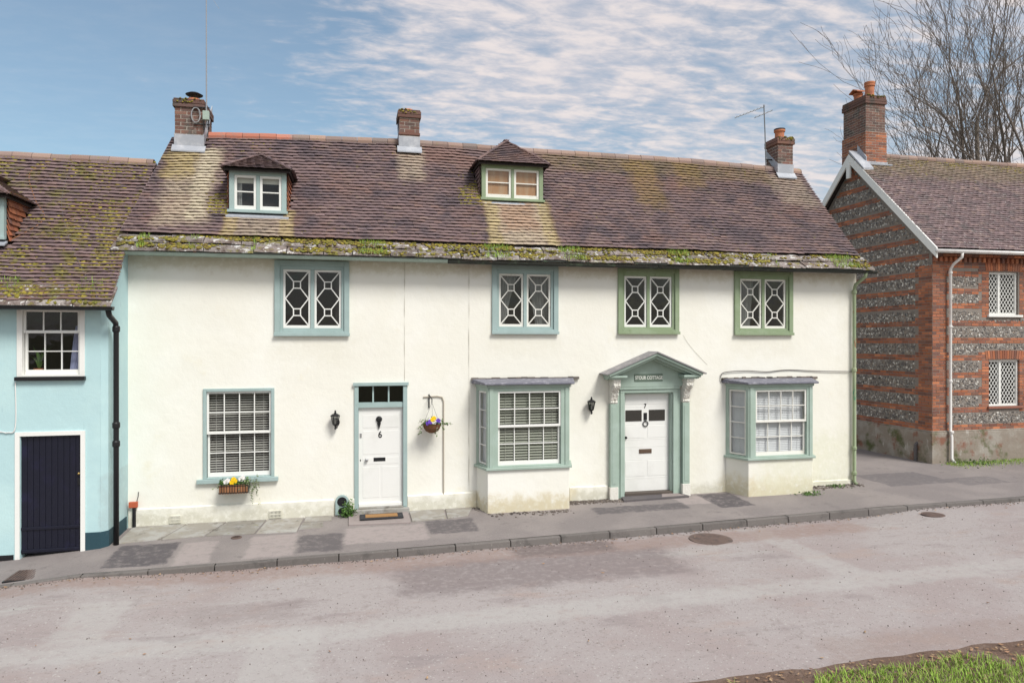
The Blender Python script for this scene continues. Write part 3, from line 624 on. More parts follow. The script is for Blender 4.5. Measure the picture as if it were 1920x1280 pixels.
def brick_box(part, x0, x1, y0, y1, z0, z1, m, ch=.075, bl=.225, mort='mortar', cap=300, ident=None, proud=.006, core_z1=None):
    """four brick faces round a mortar core; bricks are objects of their own"""
    MB().box(x0 + .003, x1 - .003, y0 + .003, y1 - .003, z0, core_z1 or z1).build('mortar_core', mort, part)
    me = [box_mesh('brick', m, 1, 1, 1, .012) for _ in range(4)]; M = []
    n = int(round((z1 - z0) / ch)); d = .05
    for k in range(n):
        z = z0 + (k + .5) * ch; off = (k % 2) * .5
        for face in range(4):
            a, b = ((x0, x1), (y0, y1), (x0, x1), (y0, y1))[face]; q = a - off * bl * .5 * 0
            q = a; first = True
            while q < b - .02:
                l = bl * (.5 if (first and k % 2) else 1); first = False; l = min(l, b - q)
                if b - q - l < .04: l = b - q
                c = q + l / 2; q += l; s = l - .014; jj = random.uniform(0, .004); h = ch - .014
                if face == 0: p = (c, y0 + d / 2 - jj, z); sc = (s, d, h)
                elif face == 2: p = (c, y1 - d / 2 + jj, z); sc = (s, d, h)
                elif face == 1: p = (x1 - d / 2 + jj, c, z); sc = (d, s - .0, h)
                else: p = (x0 + d / 2 - jj, c, z); sc = (d, s, h)
                if face in (1, 3): sc = (d * .98, s, h)
                M.append(Matrix.Translation(p) @ Matrix.Rotation(random.gauss(0, .006), 4, 'Y') @ Matrix.Diagonal((*sc, 1)))
    scatter(part, 'brick', me, M, cap, 'brick_backs', hidden=lambda A: A.translation.y > y1 - .06)
def text_mesh(name, s, size, loc, m, parent, ext=.003, sx=1.0, font_bold=False):
    cu = bpy.data.curves.new(name, 'FONT'); cu.body = s; cu.size = size; cu.extrude = ext; cu.align_x = 'CENTER'; cu.offset = size * (.022 if font_bold else 0)
    to = bpy.data.objects.new(name, cu); COL.objects.link(to); dg = bpy.context.evaluated_depsgraph_get(); dg.update()
    me = bpy.data.meshes.new_from_object(to.evaluated_get(dg)); bpy.data.objects.remove(to)
    L = ORIG[parent.name]
    for v in me.vertices: x, y, z = v.co; v.co = (x * sx + loc[0] - L.x, loc[1] - z - L.y, y + loc[2] - L.z)
    me.materials.clear(); me.materials.append(MATS[m]); o = bpy.data.objects.new(name, me); COL.objects.link(o); o.parent = parent; return o
ICO = bmesh.new(); bmesh.ops.create_icosphere(ICO, subdivisions=1, radius=1); ICO_V = np.array([v.co[:] for v in ICO.verts]); ICO_F = [tuple(v.index for v in f.verts) for f in ICO.faces]
def lumps(pts, name, m, parent=None, jit=.25, smooth_=True, kind='stuff'):
    """pts: (pos, (sx,sy,sz), normal) small irregular lumps in one mesh"""
    vs, fs, n = [], [], 0; L = np.array(ORIG[parent.name] if parent is not None else Vector())
    rng = np.random.default_rng(len(pts))
    for (p, s, nm) in pts:
        q = Vector(nm).to_track_quat('Z', 'Y').to_matrix() if nm is not None else Matrix.Identity(3)
        q = np.array(q @ Matrix.Rotation(random.uniform(0, 6.3), 3, 'Z')); v = ICO_V * (1 + rng.uniform(-jit, jit, (len(ICO_V), 1))) * np.array(s)
        vs.append(v @ q.T + np.array(p) - L); fs += [tuple(n + k for k in f) for f in ICO_F]; n += len(v)
    me = bpy.data.meshes.new(name); me.from_pydata(np.concatenate(vs).tolist(), [], fs); me.materials.append(MATS[m])
    if smooth_: me.polygons.foreach_set('use_smooth', [True] * len(me.polygons))
    o = bpy.data.objects.new(name, me); COL.objects.link(o)
    if parent is not None: o.parent = parent; ORIG[o.name] = ORIG[parent.name]
    if kind: o['kind'] = kind
    return o

# ------------------------------------------------------------------ the long cream cottage
COT = thing('cottage', 'long cream rendered cottage with sage green windows and mossy tiled roof', 'house', (3.5, 0, 0))
holes = [(-1.33, -.09, 3.40, 4.69), (2.71, 3.97, 3.45, 4.70), (5.33, 6.60, 3.45, 4.71), (7.97, 9.28, 3.44, 4.70),
         (-2.55, -1.42, .80, 2.37), (.10, .98, -.2, 2.43), (2.50, 4.10, .86, 2.36), (7.92, 9.50, .86, 2.32), (5.42, 6.50, -.2, 2.20)]
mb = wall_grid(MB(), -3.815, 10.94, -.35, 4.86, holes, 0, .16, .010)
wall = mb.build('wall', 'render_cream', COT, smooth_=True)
mb = MB()   # gables, back wall, inner partition
mb.prism_x([(0.02, -.35), (4.2, -.35), (4.2, 4.9), (2.08, 7.38), (.02, 5.05)], 10.74, 10.937)
i_ = len(mb.v); mb.prism_x([(0.02, -.35), (4.2, -.35), (4.2, 4.9), (2.08, 7.30), (.02, 5.03)], -3.812, -3.6)
for q in range(i_, len(mb.v)):
    if mb.v[q][2] > 7: mb.v[q] = (mb.v[q][0] + .36, mb.v[q][1], mb.v[q][2])
mb.box(-3.6, 10.7, 4.0, 4.2, -.35, 4.9)
mb.build('end_walls', 'render_cream', COT)
mb = MB(); mb.box(-3.6, 10.7, 1.9, 2.0, -.3, 4.9); mb.box(-3.6, 10.7, .17, 3.9, 2.72, 2.9); mb.box(-3.6, 10.7, .17, 3.9, 4.86, 4.95); mb.box(-3.6, 10.7, .17, 3.9, -.3, -.05)
for X in (-.3, 1.5, 4.9, 7.0): mb.box(X, X + .1, .17, 1.9, -.05, 4.85)
mb.build('inner_rooms', 'room_dark', COT)
# plinth band
for (a, b, z) in ((-3.80, -.33, .325), (-.05, .045, .32), (1.03, 2.36, .33), (4.26, 5.07, .33), (9.72, 10.90, .20)):
    n = max(1, int((b - a) / .4)); mb = MB()
    d = lambda x: -.032 - .006 * nz(x * 2, 0, 5)
    h = lambda x: z + .012 * nz(x * 1.3, 4, 0)
    for k in range(n + 1): x = a + (b - a) * k / n; mb.v += [(x, d(x), -.3), (x, d(x), h(x) - .02), (x, .0, h(x)), (x, .02, -.3)]
    for k in range(n): q = 4 * k; mb.f += [(q, q + 4, q + 5, q + 1), (q + 1, q + 5, q + 6, q + 2), (q + 2, q + 6, q + 7, q + 3)]
    mb.f += [(0, 1, 2, 3), (4 * n + 3, 4 * n + 2, 4 * n + 1, 4 * n)]
    mb.build('plinth', 'render_cream', COT)
# hairline movement joints in the render
for X, za, zb in ((.975, 2.5, 4.78), (2.215, .35, 4.8)):
    MB().tube([(X + .006 * nz(0, z * 3, X), -.0115, z) for z in span(za, zb, .08)], [.0045 * max(.15, .6 + 1.3 * nz(3, z * 4, X)) for z in span(za, zb, .08)], 4).build('render_crack', 'crack', COT)
MB().tube([(6.75 + (k / 12) * .55 + .03 * nz(k, 1, 1), -.011, 3.38 - .62 * (k / 12) ** .8) for k in range(13)], .0022, 4).build('render_crack', 'crack', COT)

# --- upper casements
def casement(X0, X1, z0, z1, m, sm='white_paint'):
    w = MB(); fr = FRONT
    ring(fr, w, X0, X1, z0, z1, .095, -.05, .02, .085, .095)
    root = w.build('window', m, COT, bevel=.006)
    mb = MB(); a, b, c, e = X0 + .095, X1 - .095, z0 + .085, z1 - .095; ring(fr, mb, a, b, c, e, .05, -.012, .11, .05, .065)
    cx = (a + b) / 2; fr.box(mb, cx - .032, cx + .032, -.008, .105, c + .05, e - .065); fr.box(mb, X0 - .01, X1 + .01, -.075, -.052, z0 - .012, z0 + .045)
    mb.build('frame', m, root, bevel=.004)
    lattice(fr, root, a + .052, cx - .034, c + .052, e - .067, .02, sm); lattice(fr, root, cx + .034, b - .052, c + .052, e - .067, .02, sm)
    return root
casement(-1.376, -.047, 3.36, 4.735, 'sage_blue'); casement(2.668, 4.018, 3.405, 4.745, 'sage_blue', 'old_white_paint')
casement(5.29, 6.64, 3.41, 4.755, 'sage_green'); casement(7.923, 9.324, 3.395, 4.75, 'sage_green', 'old_white_paint')
# --- ground floor sash
mb = MB(); ring(FRONT, mb, -2.59, -1.38, .79, 2.405, .055, -.03, .10, .02, .055); FRONT.box(mb, -2.69, -1.31, -.075, .0, .715, .79)
w = mb.build('window', 'sage_blue', COT, bevel=.006); sash_window(FRONT, w, -2.534, -1.436, .812, 2.348, 1.605, 4, .012)
# --- canted bays
def bay(Xa, Xb, Xc, Xd, dep, zsill, ztop, sx0, sx1, zm, name, sm, mm):
    fp = [(Xa, .0), (Xb, -dep), (Xc, -dep), (Xd, .0)]
    def grow(g): return [(Xa - g, .0), (Xb - g * .75, -dep - g), (Xc + g * .75, -dep - g), (Xd + g, .0)]
    root = MB().prism_z(fp[::1], -.3, zsill - .05).build('bay_window', 'render_cream', COT, bevel=.012)
    MB().prism_z(grow(.05), zsill - .05, zsill).build('sill', mm, root, bevel=.008)
    z1 = ztop; mb = MB(); fr = Fr((Xb, -dep), (1, 0)); W = Xc - Xb
    fr.box(mb, 0, sx0 - Xb, .0, .09, zsill, z1); fr.box(mb, sx1 - Xb, W, .0, .09, zsill, z1)
    fr.box(mb, sx0 - Xb, sx1 - Xb, .003, .09, z1 - .07, z1); fr.box(mb, sx0 - Xb, sx1 - Xb, .003, .09, zsill, zsill + .025)
    fr.box(mb, .03, .11, -.018, -.001, zsill + .002, z1 - .002); fr.box(mb, W - .09, W - .02, -.018, -.001, zsill + .002, z1 - .002); fr.box(mb, -.02, W + .02, -.022, .09, z1 + .0, z1 + .055)
    lf = Fr((Xa, 0), (Xb - Xa, -dep)); L = math.hypot(Xb - Xa, dep); rf = Fr((Xc, -dep), (Xd - Xc, dep)); Lr = math.hypot(Xd - Xc, dep)
    for f_, l_ in ((lf, L), (rf, Lr)):
        ring(f_, mb, .0, l_ - .0, zsill, z1, .07, .0, .08, .03, .07); f_.box(mb, 0, l_, -.018, .085, z1 + .002, z1 + .053)
    mb.build('frame', mm, root, bevel=.005)
    sash_window(fr, root, sx0 - Xb, sx1 - Xb, zsill + .026, z1 - .072, zm, 4, .018, sm)
    sash(lf, root, .075, L - .075, zsill + .04, z1 - .075, 1, 4, .02, .03, m=sm); sash(rf, root, .075, Lr - .075, zsill + .04, z1 - .075, 1, 4, .02, .03, m=sm)
    g = grow(.10); n = len(g); mb = MB()   # lead covered roof, falling outward
    zo, zi = z1 + .056, z1 + .13
    top = [(g[0][0], 0, zi + .02), (g[1][0], g[1][1], zi - .035), (g[2][0], g[2][1], zi - .035), (g[3][0], 0, zi + .02)]
    mb.v = [(x, y, zo) for x, y in g] + top; mb.f = [(3, 2, 1, 0), (4, 5, 6, 7)] + [(k, (k + 1) % 4, (k + 1) % 4 + 4, k + 4) for k in range(4)]
    mb.build('bay_roof', 'bay_lead', root, bevel=.01)
    mb = MB()   # ragged mortar fillet where the roof meets the wall
    x = g[0][0]
    while x < g[3][0]: l = random.uniform(.05, .16); mb.box(x, x + l, -.04 - random.uniform(0, .02), -.012, zi - .01, zi + .03 + random.uniform(0, .025)); x += l * 1.05
    mb.build('mortar_fillet', 'gravel_bits', root)
    # room face behind the bay
    mb = MB(); mb.box(Xa + .1, Xd - .1, -.0, .02, z1 - .02, z1 + .05); mb.build('inner_head', 'room_dark', root)
    return root
bay(2.36, 2.49, 4.10, 4.24, .5, .87, 2.375, 2.69, 3.93, 1.64, 'bay_one', 'white_paint', 'sage_mid')
bay(7.73, 7.96, 9.47, 9.70, .5, .85, 2.315, 8.13, 9.33, 1.59, 'bay_two', 'old_white_paint', 'sage_mid')
# --- door of number six
mb = MB(); ring(FRONT, mb, .045, 1.025, .0, 2.475, .075, -.03, .12, 0.001, .065); FRONT.box(mb, .12, .95, .0, .12, 2.005, 2.10); FRONT.box(mb, .02, 1.05, -.055, -.0305, 2.42, 2.478)
for u in (.39, .68): FRONT.box(mb, u - .014, u + .014, .03, .07, 2.10, 2.41)
dr = mb.build('door', 'sage_blue', COT, bevel=.005)
panes(FRONT, dr, .12, .95, 2.10, 2.41, 3, 1, .05)
mb = MB(); FRONT.box(mb, .122, .948, .055, .10, .135, 2.003); leaf = mb.build('door_leaf', 'door_white', dr, bevel=.003)
mb = MB()
for (a, b, c, e) in ((.20, .87, 1.62, 1.86), (.20, .87, 1.12, 1.56), (.20, .515, .30, .88), (.555, .87, .30, .88), (.20, .87, .93, 1.06)): FRONT.box(mb, a, b, .0515, .056, c, e)
mb.build('door_panel', 'door_white', dr, bevel=.004)
MB().box(.125, .945, .02, .056, .137, .20).build('weather_board', 'white_paint', dr, bevel=.006)
mb = MB(); FRONT.box(mb, .40, .62, .044, .0525, .985, 1.055); FRONT.box(mb, .415, .605, .0405, .0445, 1.0, 1.04); mb.build('letter_box', 'iron', dr, bevel=.003)
mb = MB().lathe((0, 0, 0), ((.018, 0), (.03, .02), (.032, .04), (.02, .055)), 14); mb.v = [(.27 + x, .05 - z, 1.02 + y) for x, y, z in mb.v]; mb.build('knob', 'steel', dr, smooth_=True)
mb = MB(); FRONT.box(mb, .145, .18, .046, .056, 1.44, 1.52); mb.build('latch', 'steel', dr)
mb = MB(); FRONT.box(mb, .15, .165, .046, .056, 1.0, 1.03); mb.build('keyhole', 'iron', dr)
mb = MB().lathe((0, 0, 0), ((.055, 0), (.06, .015), (.05, .03), (.03, .045)), 14); mb.v = [(.50 + x, .05 - z, 1.78 + y) for x, y, z in mb.v]
mb.prism_y([(.50, 1.59), (.535, 1.70), (.525, 1.73), (.475, 1.73), (.465, 1.70)], .022, .052); mb.build('door_knocker', 'iron', dr, bevel=.003)
text_mesh('house_number', '6', .175, (.52, .052, 1.43), 'number_black', dr, .004, .85, True)
mb = MB().box(.0, 1.06, -.13, .12, -.1, .11); mb.box(.06, 1.01, -.03, .12, .11, .137); mb.build('doorstep', 'flagstone', dr, bevel=.01)
# --- porch and door of number seven
F = FRONT; porch = part_empty('porch', COT)
for (a, b) in ((5.095, 5.245), (6.69, 6.84)): po = MB(); F.box(po, a, b, -.11, .0, .30, 1.985); F.box(po, a + .03, b - .03, -.118, -.11, .36, 1.93); po.build('pilaster', 'sage_mid', porch, bevel=.006)
for (a, b) in ((5.08, 5.26), (6.675, 6.855)): mb = MB(); F.box(mb, a, b, -.125, .0, -.1, .30); mb.build('pilaster_base', 'stucco_white', porch, bevel=.008)
mb = MB()   # architrave, plain outer lining, lintel
for (a, b, d) in ((5.262, 5.33, -.03), (5.33, 5.42, -.055), (6.50, 6.60, -.055), (6.60, 6.673, -.03)): F.box(mb, a, b, d, .0, .02, 2.20 if d == -.055 else 2.26)
F.box(mb, 5.33, 6.60, -.058, .0, 2.20, 2.27); F.box(mb, 5.30, 6.63, -.085, .0, 2.27, 2.325); F.box(mb, 5.421, 5.45, .0, .13, .12, 2.17); F.box(mb, 6.47, 6.499, .0, .13, .12, 2.17); F.box(mb, 5.42, 6.50, .0, .13, 2.17, 2.199)
mb.build('door_frame', 'sage_mid', porch, bevel=.006)
apx, xl, xr, zl, za = 5.975, 4.95, 7.0, 2.60, 3.02
MB().prism_y([(5.16, 2.326), (6.78, 2.326), (6.78, 2.62), (apx, 2.93), (5.16, 2.62)], -.09, .0).build('tympanum', 'sage_mid', porch)
for s, xe in ((-1, xl), (1, xr)):
    mb = MB(); dx = xe - apx; t = Vector((dx, zl - za)).normalized(); nrm_ = Vector((-t.y, t.x)) * (1 if dx < 0 else -1); nrm_ = nrm_ if nrm_.y > 0 else -nrm_
    def slope_box(h0, h1, y0, y1, e0=0, e1=0):
        a = Vector((apx, za)); b = Vector((xe, zl)); a2, b2 = a + nrm_ * h1, b + nrm_ * h1 + t * e1; a1, b1 = a + nrm_ * h0, b + nrm_ * h0 + t * e0
        a1.x = a2.x = apx; a1.y = za + h0 / abs(nrm_.y); a2.y = za + h1 / abs(nrm_.y)
        pts = [tuple(b1), tuple(a1), tuple(a2), tuple(b2)]
        if s > 0: pts = pts[::-1]
        mb.prism_y(pts, y0, y1)
    slope_box(-.05, .0, -.40, .0); slope_box(-.10, -.05, -.34, .0); slope_box(-.135, -.10, -.22, .0); mb.build('raking_cornice', 'sage_mid', porch, bevel=.006)
    mb = MB(); slope_box(.002, .03, -.43, .0, .05, .06); mb.build('porch_roof', 'slate_roof', porch, bevel=.004)
    mb = MB(); a, b = (4.99, 5.36) if s < 0 else (6.59, 6.97); F.box(mb, a, b, -.36, .0, 2.525, 2.565); F.box(mb, a + .03, b - .03, -.32, .0, 2.49, 2.525); mb.build('cornice_return', 'sage_mid', porch, bevel=.006)
    # carved console under each end
    a, b = (5.10, 5.25) if s < 0 else (6.69, 6.84)
    prof = [(0, 1.985), (-.10, 1.985), (-.12, 2.02), (-.10, 2.05), (-.125, 2.10), (-.15, 2.16), (-.16, 2.22), (-.19, 2.27), (-.25, 2.31), (-.28, 2.36), (-.27, 2.42), (-.29, 2.45), (-.29, 2.488), (0, 2.488)]
    mb = MB().prism_x(prof, a, b); con = mb.build('console', 'stucco_white', porch, bevel=.008)
    pts = []
    for q in range(34):
        z = random.uniform(2.02, 2.45); yf = interp(z, [(p[1], p[0]) for p in prof[1:-1]][::1]); pts.append(((random.uniform(a + .015, b - .015), yf - .004, z), (.018, .018, .014), (0, -1, .2)))
    for q in range(16):
        z = random.uniform(2.2, 2.45); pts.append(((a - .002, random.uniform(-.22, -.04), z), (.016, .02, .012), (-1, 0, 0)))
    o = lumps(pts, 'carving', 'stucco_white', con, .3)
mb = MB(); r_ = .05; F.box(mb, 5.62, 6.24, -.106, -.09, 2.435, 2.585); sp = mb.build('name_plate', 'sign_plate', porch, bevel=.012)
text_mesh('lettering', 'STOUR COTTAGE', .098, (5.93, -.108, 2.477), 'sign_letter', sp, .003, .76, True)
mb = MB(); F.box(mb, 5.452, 6.468, .10, .15, .15, 2.168); dl = mb.build('door', 'door_white', COT, bevel=.003)
mb = MB()
for z in (.42, .80, 1.07, 1.22, 1.53, 1.90): F.box(mb, 5.47, 6.45, .0965, .1005, z, z + .008)
for (a, b, c, e) in ((5.50, 5.93, .46, .78), (5.99, 6.42, .46, .78), (5.50, 5.93, 1.25, 1.51), (5.99, 6.42, 1.25, 1.51), (5.50, 5.93, 1.95, 2.12), (5.99, 6.42, 1.95, 2.12)): F.box(mb, a, b, .0955, .1005, c, e)
mb.build('door_panel', 'door_white', dl, bevel=.003)
for (a, b) in ((5.50, 5.86), (6.02, 6.38)):
    mb = MB(); F.box(mb, a, b, .094, .1, 1.60, 1.83); mb.build('door_light', 'room_dark', dl); MB().poly([F.p(a, .0925, 1.60), F.p(b, .0925, 1.60), F.p(b, .0925, 1.83), F.p(a, .0925, 1.83)]).build('pane', 'glass', dl)
mb = MB(); F.box(mb, 5.905, 5.975, .085, .1, 1.62, 1.77); n_ = 16
mb.tube([(5.94 + .055 * math.sin(k * 2 * math.pi / n_), .082, 1.545 + .055 * math.cos(k * 2 * math.pi / n_)) for k in range(n_ + 1)], .010, 6, False); mb.build('door_knocker', 'iron', dl)
text_mesh('house_number', '7', .13, (5.935, .097, 1.87), 'number_black', dl, .004, .85, True)
mb = MB(); F.box(mb, 5.80, 6.08, .089, .0955, .93, 1.02); F.box(mb, 5.82, 6.06, .086, .0895, .95, 1.0); mb.build('letter_box', 'bronze', dl, bevel=.003)
mb = MB().lathe((0, 0, 0), ((.015, 0), (.028, .02), (.028, .04), (.015, .05)), 12); mb.v = [(5.50 + x, .098 - z, 1.27 + y) for x, y, z in mb.v]; mb.build('knob', 'iron', dl, smooth_=True)
MB().box(5.43, 6.49, -.04, .16, -.1, .148).build('threshold', 'gravel_bits', dl, bevel=.012)
# --- air bricks and the arched boot scraper niche
for (a, b, c, e) in ((-3.14, -2.95, .045, .175), (-1.465, -1.25, .04, .175)):
    mb = MB(); ring(F, mb, a, b, c, e, .012, -.052, -.03)
    for k in range(8): u = a + .014 + (b - a - .028) * (k + .5) / 8; F.box(mb, u - .007, u + .007, -.05, -.03, c + .012, e - .012)
    F.box(mb, a + .012, b - .012, -.051, -.03, (c + e) / 2 - .008, (c + e) / 2 + .008); ab = mb.build('air_brick', 'render_cream', COT); mb = MB(); F.box(mb, a + .01, b - .01, -.041, -.033, c + .01, e - .01); mb.build('vent_dark', 'black_paint', ab)
mb = MB(); arch = [(-.30, .03), (-.06, .03)] + [(-.18 + .12 * math.cos(q), .28 + .12 * math.sin(q)) for q in [math.pi * k / 10 for k in range(11)]]
mb.prism_y(arch, -.055, -.02); bn = mb.build('boot_scraper_niche', 'sage_blue', COT, bevel=.004)
for cz, r in ((.275, .088), (.10, .07)): mb = MB().prism_y([(-.18 + r * math.cos(2 * math.pi * k / 18), cz + r * math.sin(2 * math.pi * k / 18)) for k in range(18)], -.0585, -.05); mb.build('niche_opening', 'black_paint', bn)

# --- roof
def ridge_z(x): return interp(x, ((-3.6, 7.42), (-2.75, 7.51), (-1, 7.57), (1.24, 7.62), (2.4, 7.615), (3.56, 7.60), (5.5, 7.60), (8.08, 7.595), (9.6, 7.55), (11.1, 7.51)))
LR = 3.27
def CS(x, t):
    u = t / LR; z = 5.13 + (ridge_z(x) - 5.13) * u - .035 * math.sin(math.pi * min(u, 1)) + .022 * nz(x * .55, u * 2.2, 3) + .008 * nz(x * 2.1, u * 6, 8)
    return (x, -.05 + 2.15 * u, z + .01 * nz(x * .8, 0, 2))
xl0 = lambda t: -3.93 + .36 * (t / LR) ** 1.0; xr0 = lambda t: 10.97 + .06 * t / LR
mb = MB(); nx, ny = 60, 14
for j in range(ny + 1):
    t = LR * j / ny
    for i in range(nx + 1): x = xl0(t) + .03 + (xr0(t) - xl0(t) - .06) * i / nx; p = CS(x, t); mb.v.append((p[0], p[1], p[2] - .012))
for j in range(ny):
    for i in range(nx): a = j * (nx + 1) + i; mb.f.append((a, a + 1, a + nx + 2, a + nx + 1))
i0 = len(mb.v)   # rear slope and the eaves soffit
mb.v += [(-3.6, 2.1, 7.40), (11, 2.1, 7.50), (11, 4.5, 4.8), (-3.9, 4.5, 4.8)]; mb.f.append((i0, i0 + 1, i0 + 2, i0 + 3))
mb.poly([(-3.9, .03, 5.08), (10.98, .03, 5.08), (10.98, -.36, 4.80), (-3.9, -.36, 4.80)])
roof = mb.build('roof', 'roof_deck', COT)
D1 = dict(x0=-2.215, x1=-1.205, y=.36, z0=5.66, z1=6.43, za=6.86, ya=.95); D2 = dict(x0=2.63, x1=3.95, y=.86, z0=6.21, z1=6.95, za=7.60, ya=1.50)
def skip(p):
    for d in (D1, D2):
        if d['x0'] - .03 < p.x < d['x1'] + .03 and d['y'] - .06 < p.y < d['y'] + .62: return True
    for (a, b, c, e) in ((-3.5, -2.9, 1.72, 2.7), (.98, 1.46, 1.80, 2.4), (10.2, 10.68, 1.85, 2.4)):
        if a < p.x < b and c < p.y < e: return True
    return False
TM = tile_meshes('roof_tile')
scatter(roof, 'roof_tile', TM, surf_tiles(CS, 33, xl0, xr0, .0975, LR, skip=skip), 300, 'roof_tiles_upper')
# ridge tiles
def ridge_run(parent, pts_fn, x0, x1, skips, m='ridge_tile', r=.11, L=.33):
    x = x0
    while x < x1:
        l = L + random.uniform(-.01, .01); a, b = x, min(x + l - .008, x1); x += l
        if any(s[0] < (a + b) / 2 < s[1] for s in skips): continue
        pa, pb = Vector(pts_fn(a)), Vector(pts_fn(b)); mb = MB(); n = 7; g = random.uniform(-.006, .006)
        for p in (pa, pb):
            for rr in (r, r - .016):
                for k in range(n + 1): q = R(-25 + 230 * k / n); mb.v.append((p.x, p.y - rr * math.cos(q), p.z - .055 + g + rr * math.sin(q)))
        w = n + 1
        for k in range(n): mb.f += [(k, k + 2 * w, k + 1 + 2 * w, k + 1), (w + k, w + k + 1, 3 * w + k + 1, 3 * w + k), (k, k + 1, w + k + 1, w + k), (2 * w + k, 3 * w + k, 3 * w + k + 1, 2 * w + k + 1)]
        mb.build('ridge_tile', m, parent, smooth_=False)
ridge_run(roof, lambda x: (x, 2.1, ridge_z(x) + .03 + .008 * nz(x * 3, 1, 1)), -2.88, 11.0, ((.95, 1.47), (10.2, 10.7)))
# two courses of heavy stone slates at the eaves
for c, (yt, zt, yh, zh) in enumerate(((-.44, 4.845, -.06, 5.06), (-.25, 5.005, .10, 5.20))):
    x = -3.97 if c == 0 else -3.93
    while x < 11.02:
        l = random.uniform(.42, .85); b = min(x + l, 11.06)
        if 11.06 - b < .2: b = 11.06
        th = random.uniform(.03, .045); dz = random.uniform(-.012, .014); n = 6; mb = MB()
        sag = lambda xx: .018 * nz(xx * .6, 3, c)
        for i in range(n + 1):
            u = x + .008 + (b - x - .016) * i / n; e = .025 * nz(u * 6, c, 2) + .012 * nz(u * 17, c, 2); ee = dz + sag(u) + random.uniform(-.006, .006)
            mb.v += [(u, yt + e, zt + ee - th), (u, yt + e + random.uniform(0, .02), zt + ee), (u, yh, zh + ee), (u, yh, zh + ee - th)]
        for i in range(n): q = 4 * i; mb.f += [(q, q + 4, q + 5, q + 1), (q + 1, q + 5, q + 6, q + 2), (q + 2, q + 6, q + 7, q + 3), (q + 3, q + 7, q + 4, q)]
        mb.f += [(0, 1, 2, 3), (4 * n + 3, 4 * n + 2, 4 * n + 1, 4 * n)]
        mb.build('stone_slate', 'stone_slate', roof); x = b
# eaves board and gutter
MB().box(-3.93, 11.02, -.425, -.30, 4.785, 4.818).build('eaves_shade_strip', 'gutter_dark', COT)  # added near-black strip, paints the shadow gap under the slate tails
MB().box(-3.8, 2.0, -.13, -.012, 4.755, 4.80).build('eaves_board', 'sage_mid', COT, bevel=.004)
n = 8
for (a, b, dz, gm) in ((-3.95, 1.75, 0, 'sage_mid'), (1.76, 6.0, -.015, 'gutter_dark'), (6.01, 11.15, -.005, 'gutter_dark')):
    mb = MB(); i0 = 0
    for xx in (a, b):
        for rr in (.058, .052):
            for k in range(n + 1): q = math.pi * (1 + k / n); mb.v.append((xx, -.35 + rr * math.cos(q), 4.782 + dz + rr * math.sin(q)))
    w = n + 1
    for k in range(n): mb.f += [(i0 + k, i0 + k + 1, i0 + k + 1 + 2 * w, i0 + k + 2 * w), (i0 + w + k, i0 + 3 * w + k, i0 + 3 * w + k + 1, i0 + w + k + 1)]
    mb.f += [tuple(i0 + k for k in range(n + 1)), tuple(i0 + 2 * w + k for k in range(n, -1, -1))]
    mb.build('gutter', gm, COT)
for k in range(17): x = -3.5 + k * .87; MB().bar((x, -.30, 4.76), (x, .0, 4.80), .022, .012, (0, 0, 1)).build('gutter_bracket', 'iron', COT)
# moss and tufts on the slates and tiles
pts = []
for _ in range(7500):
    x = random.uniform(-3.9, 11.0); v = random.random(); y = -.43 + .5 * v
    if nz(x * .9, v * 2, 5) + .5 * nz(x * 3.5, v * 5, 1) < random.uniform(-.15, .25) + (.12 if x > 8.6 else 0): continue
    z = interp(y, ((-.44, 4.85), (-.26, 4.955), (-.25, 5.012), (.1, 5.21))); s = random.uniform(.008, .030); pts.append(((x, y, z + .002), (s * 1.5, s * 1.3, s * .5), (0, -.6, .8)))
for _ in range(14000):
    x = random.uniform(-3.8, 10.9); t = random.uniform(0, LR); p = CS(x, t); q = Vector(p)
    dens = -.32 + .5 * nz(x * .7, t * .9, 9) + .35 * nz(x * 2.6, t * 2.6, 4)
    if t > LR - .45: dens += .42
    if t < .35: dens += .30
    if -2.75 < x < -2.2 and .3 < p[1] < 1.2: dens += .75
    if 2.2 < x < 2.68 and .75 < p[1] < 1.5: dens += .9
    if 4.2 < x < 9.5 and t > 2.2: dens += .12
    if x < -3.4: dens += .2
    if random.random() > dens or skip(q) or x < xl0(t) + .05: continue
    s = random.uniform(.008, .026); pts.append(((p[0], p[1] - .01, p[2] + .022), (s * 1.35, s * 1.2, s * .6), (0, -.7, .7)))
for (xa, xb, ya, yb_) in ((2.15, 2.62, .75, 1.35), (-2.62, -2.24, .35, .95)):
    for _ in range(420):
        u = random.random(); x = xb - (xb - xa) * u ** 1.6; y = random.uniform(ya, yb_ - .25 * u); t = (y + .05) / 2.15 * LR; p = CS(x, t); s = random.uniform(.012, .034); pts.append(((p[0], p[1] - .01, p[2] + .025), (s * 1.3, s * 1.2, s * .75), (0, -.7, .7)))
lumps(pts, 'moss', 'moss', roof, .3)
def eave_tuft():
    while True:
        x = random.uniform(-3.7, 11); c = nz(x * 1.3, 7, 1) + .4 * nz(x * 5, 3, 1)
        if c > .22: return x, random.choice((-.20, -.10, -.40, .04)) + random.uniform(-.06, .06)
o = blades(2300, eave_tuft, lambda x, y: interp(y, ((-.44, 4.85), (-.25, 5.0), (.1, 5.21))), .03, .11, .004, 1.2).build('roof_grass', 'grass', roof); o['kind'] = 'stuff'

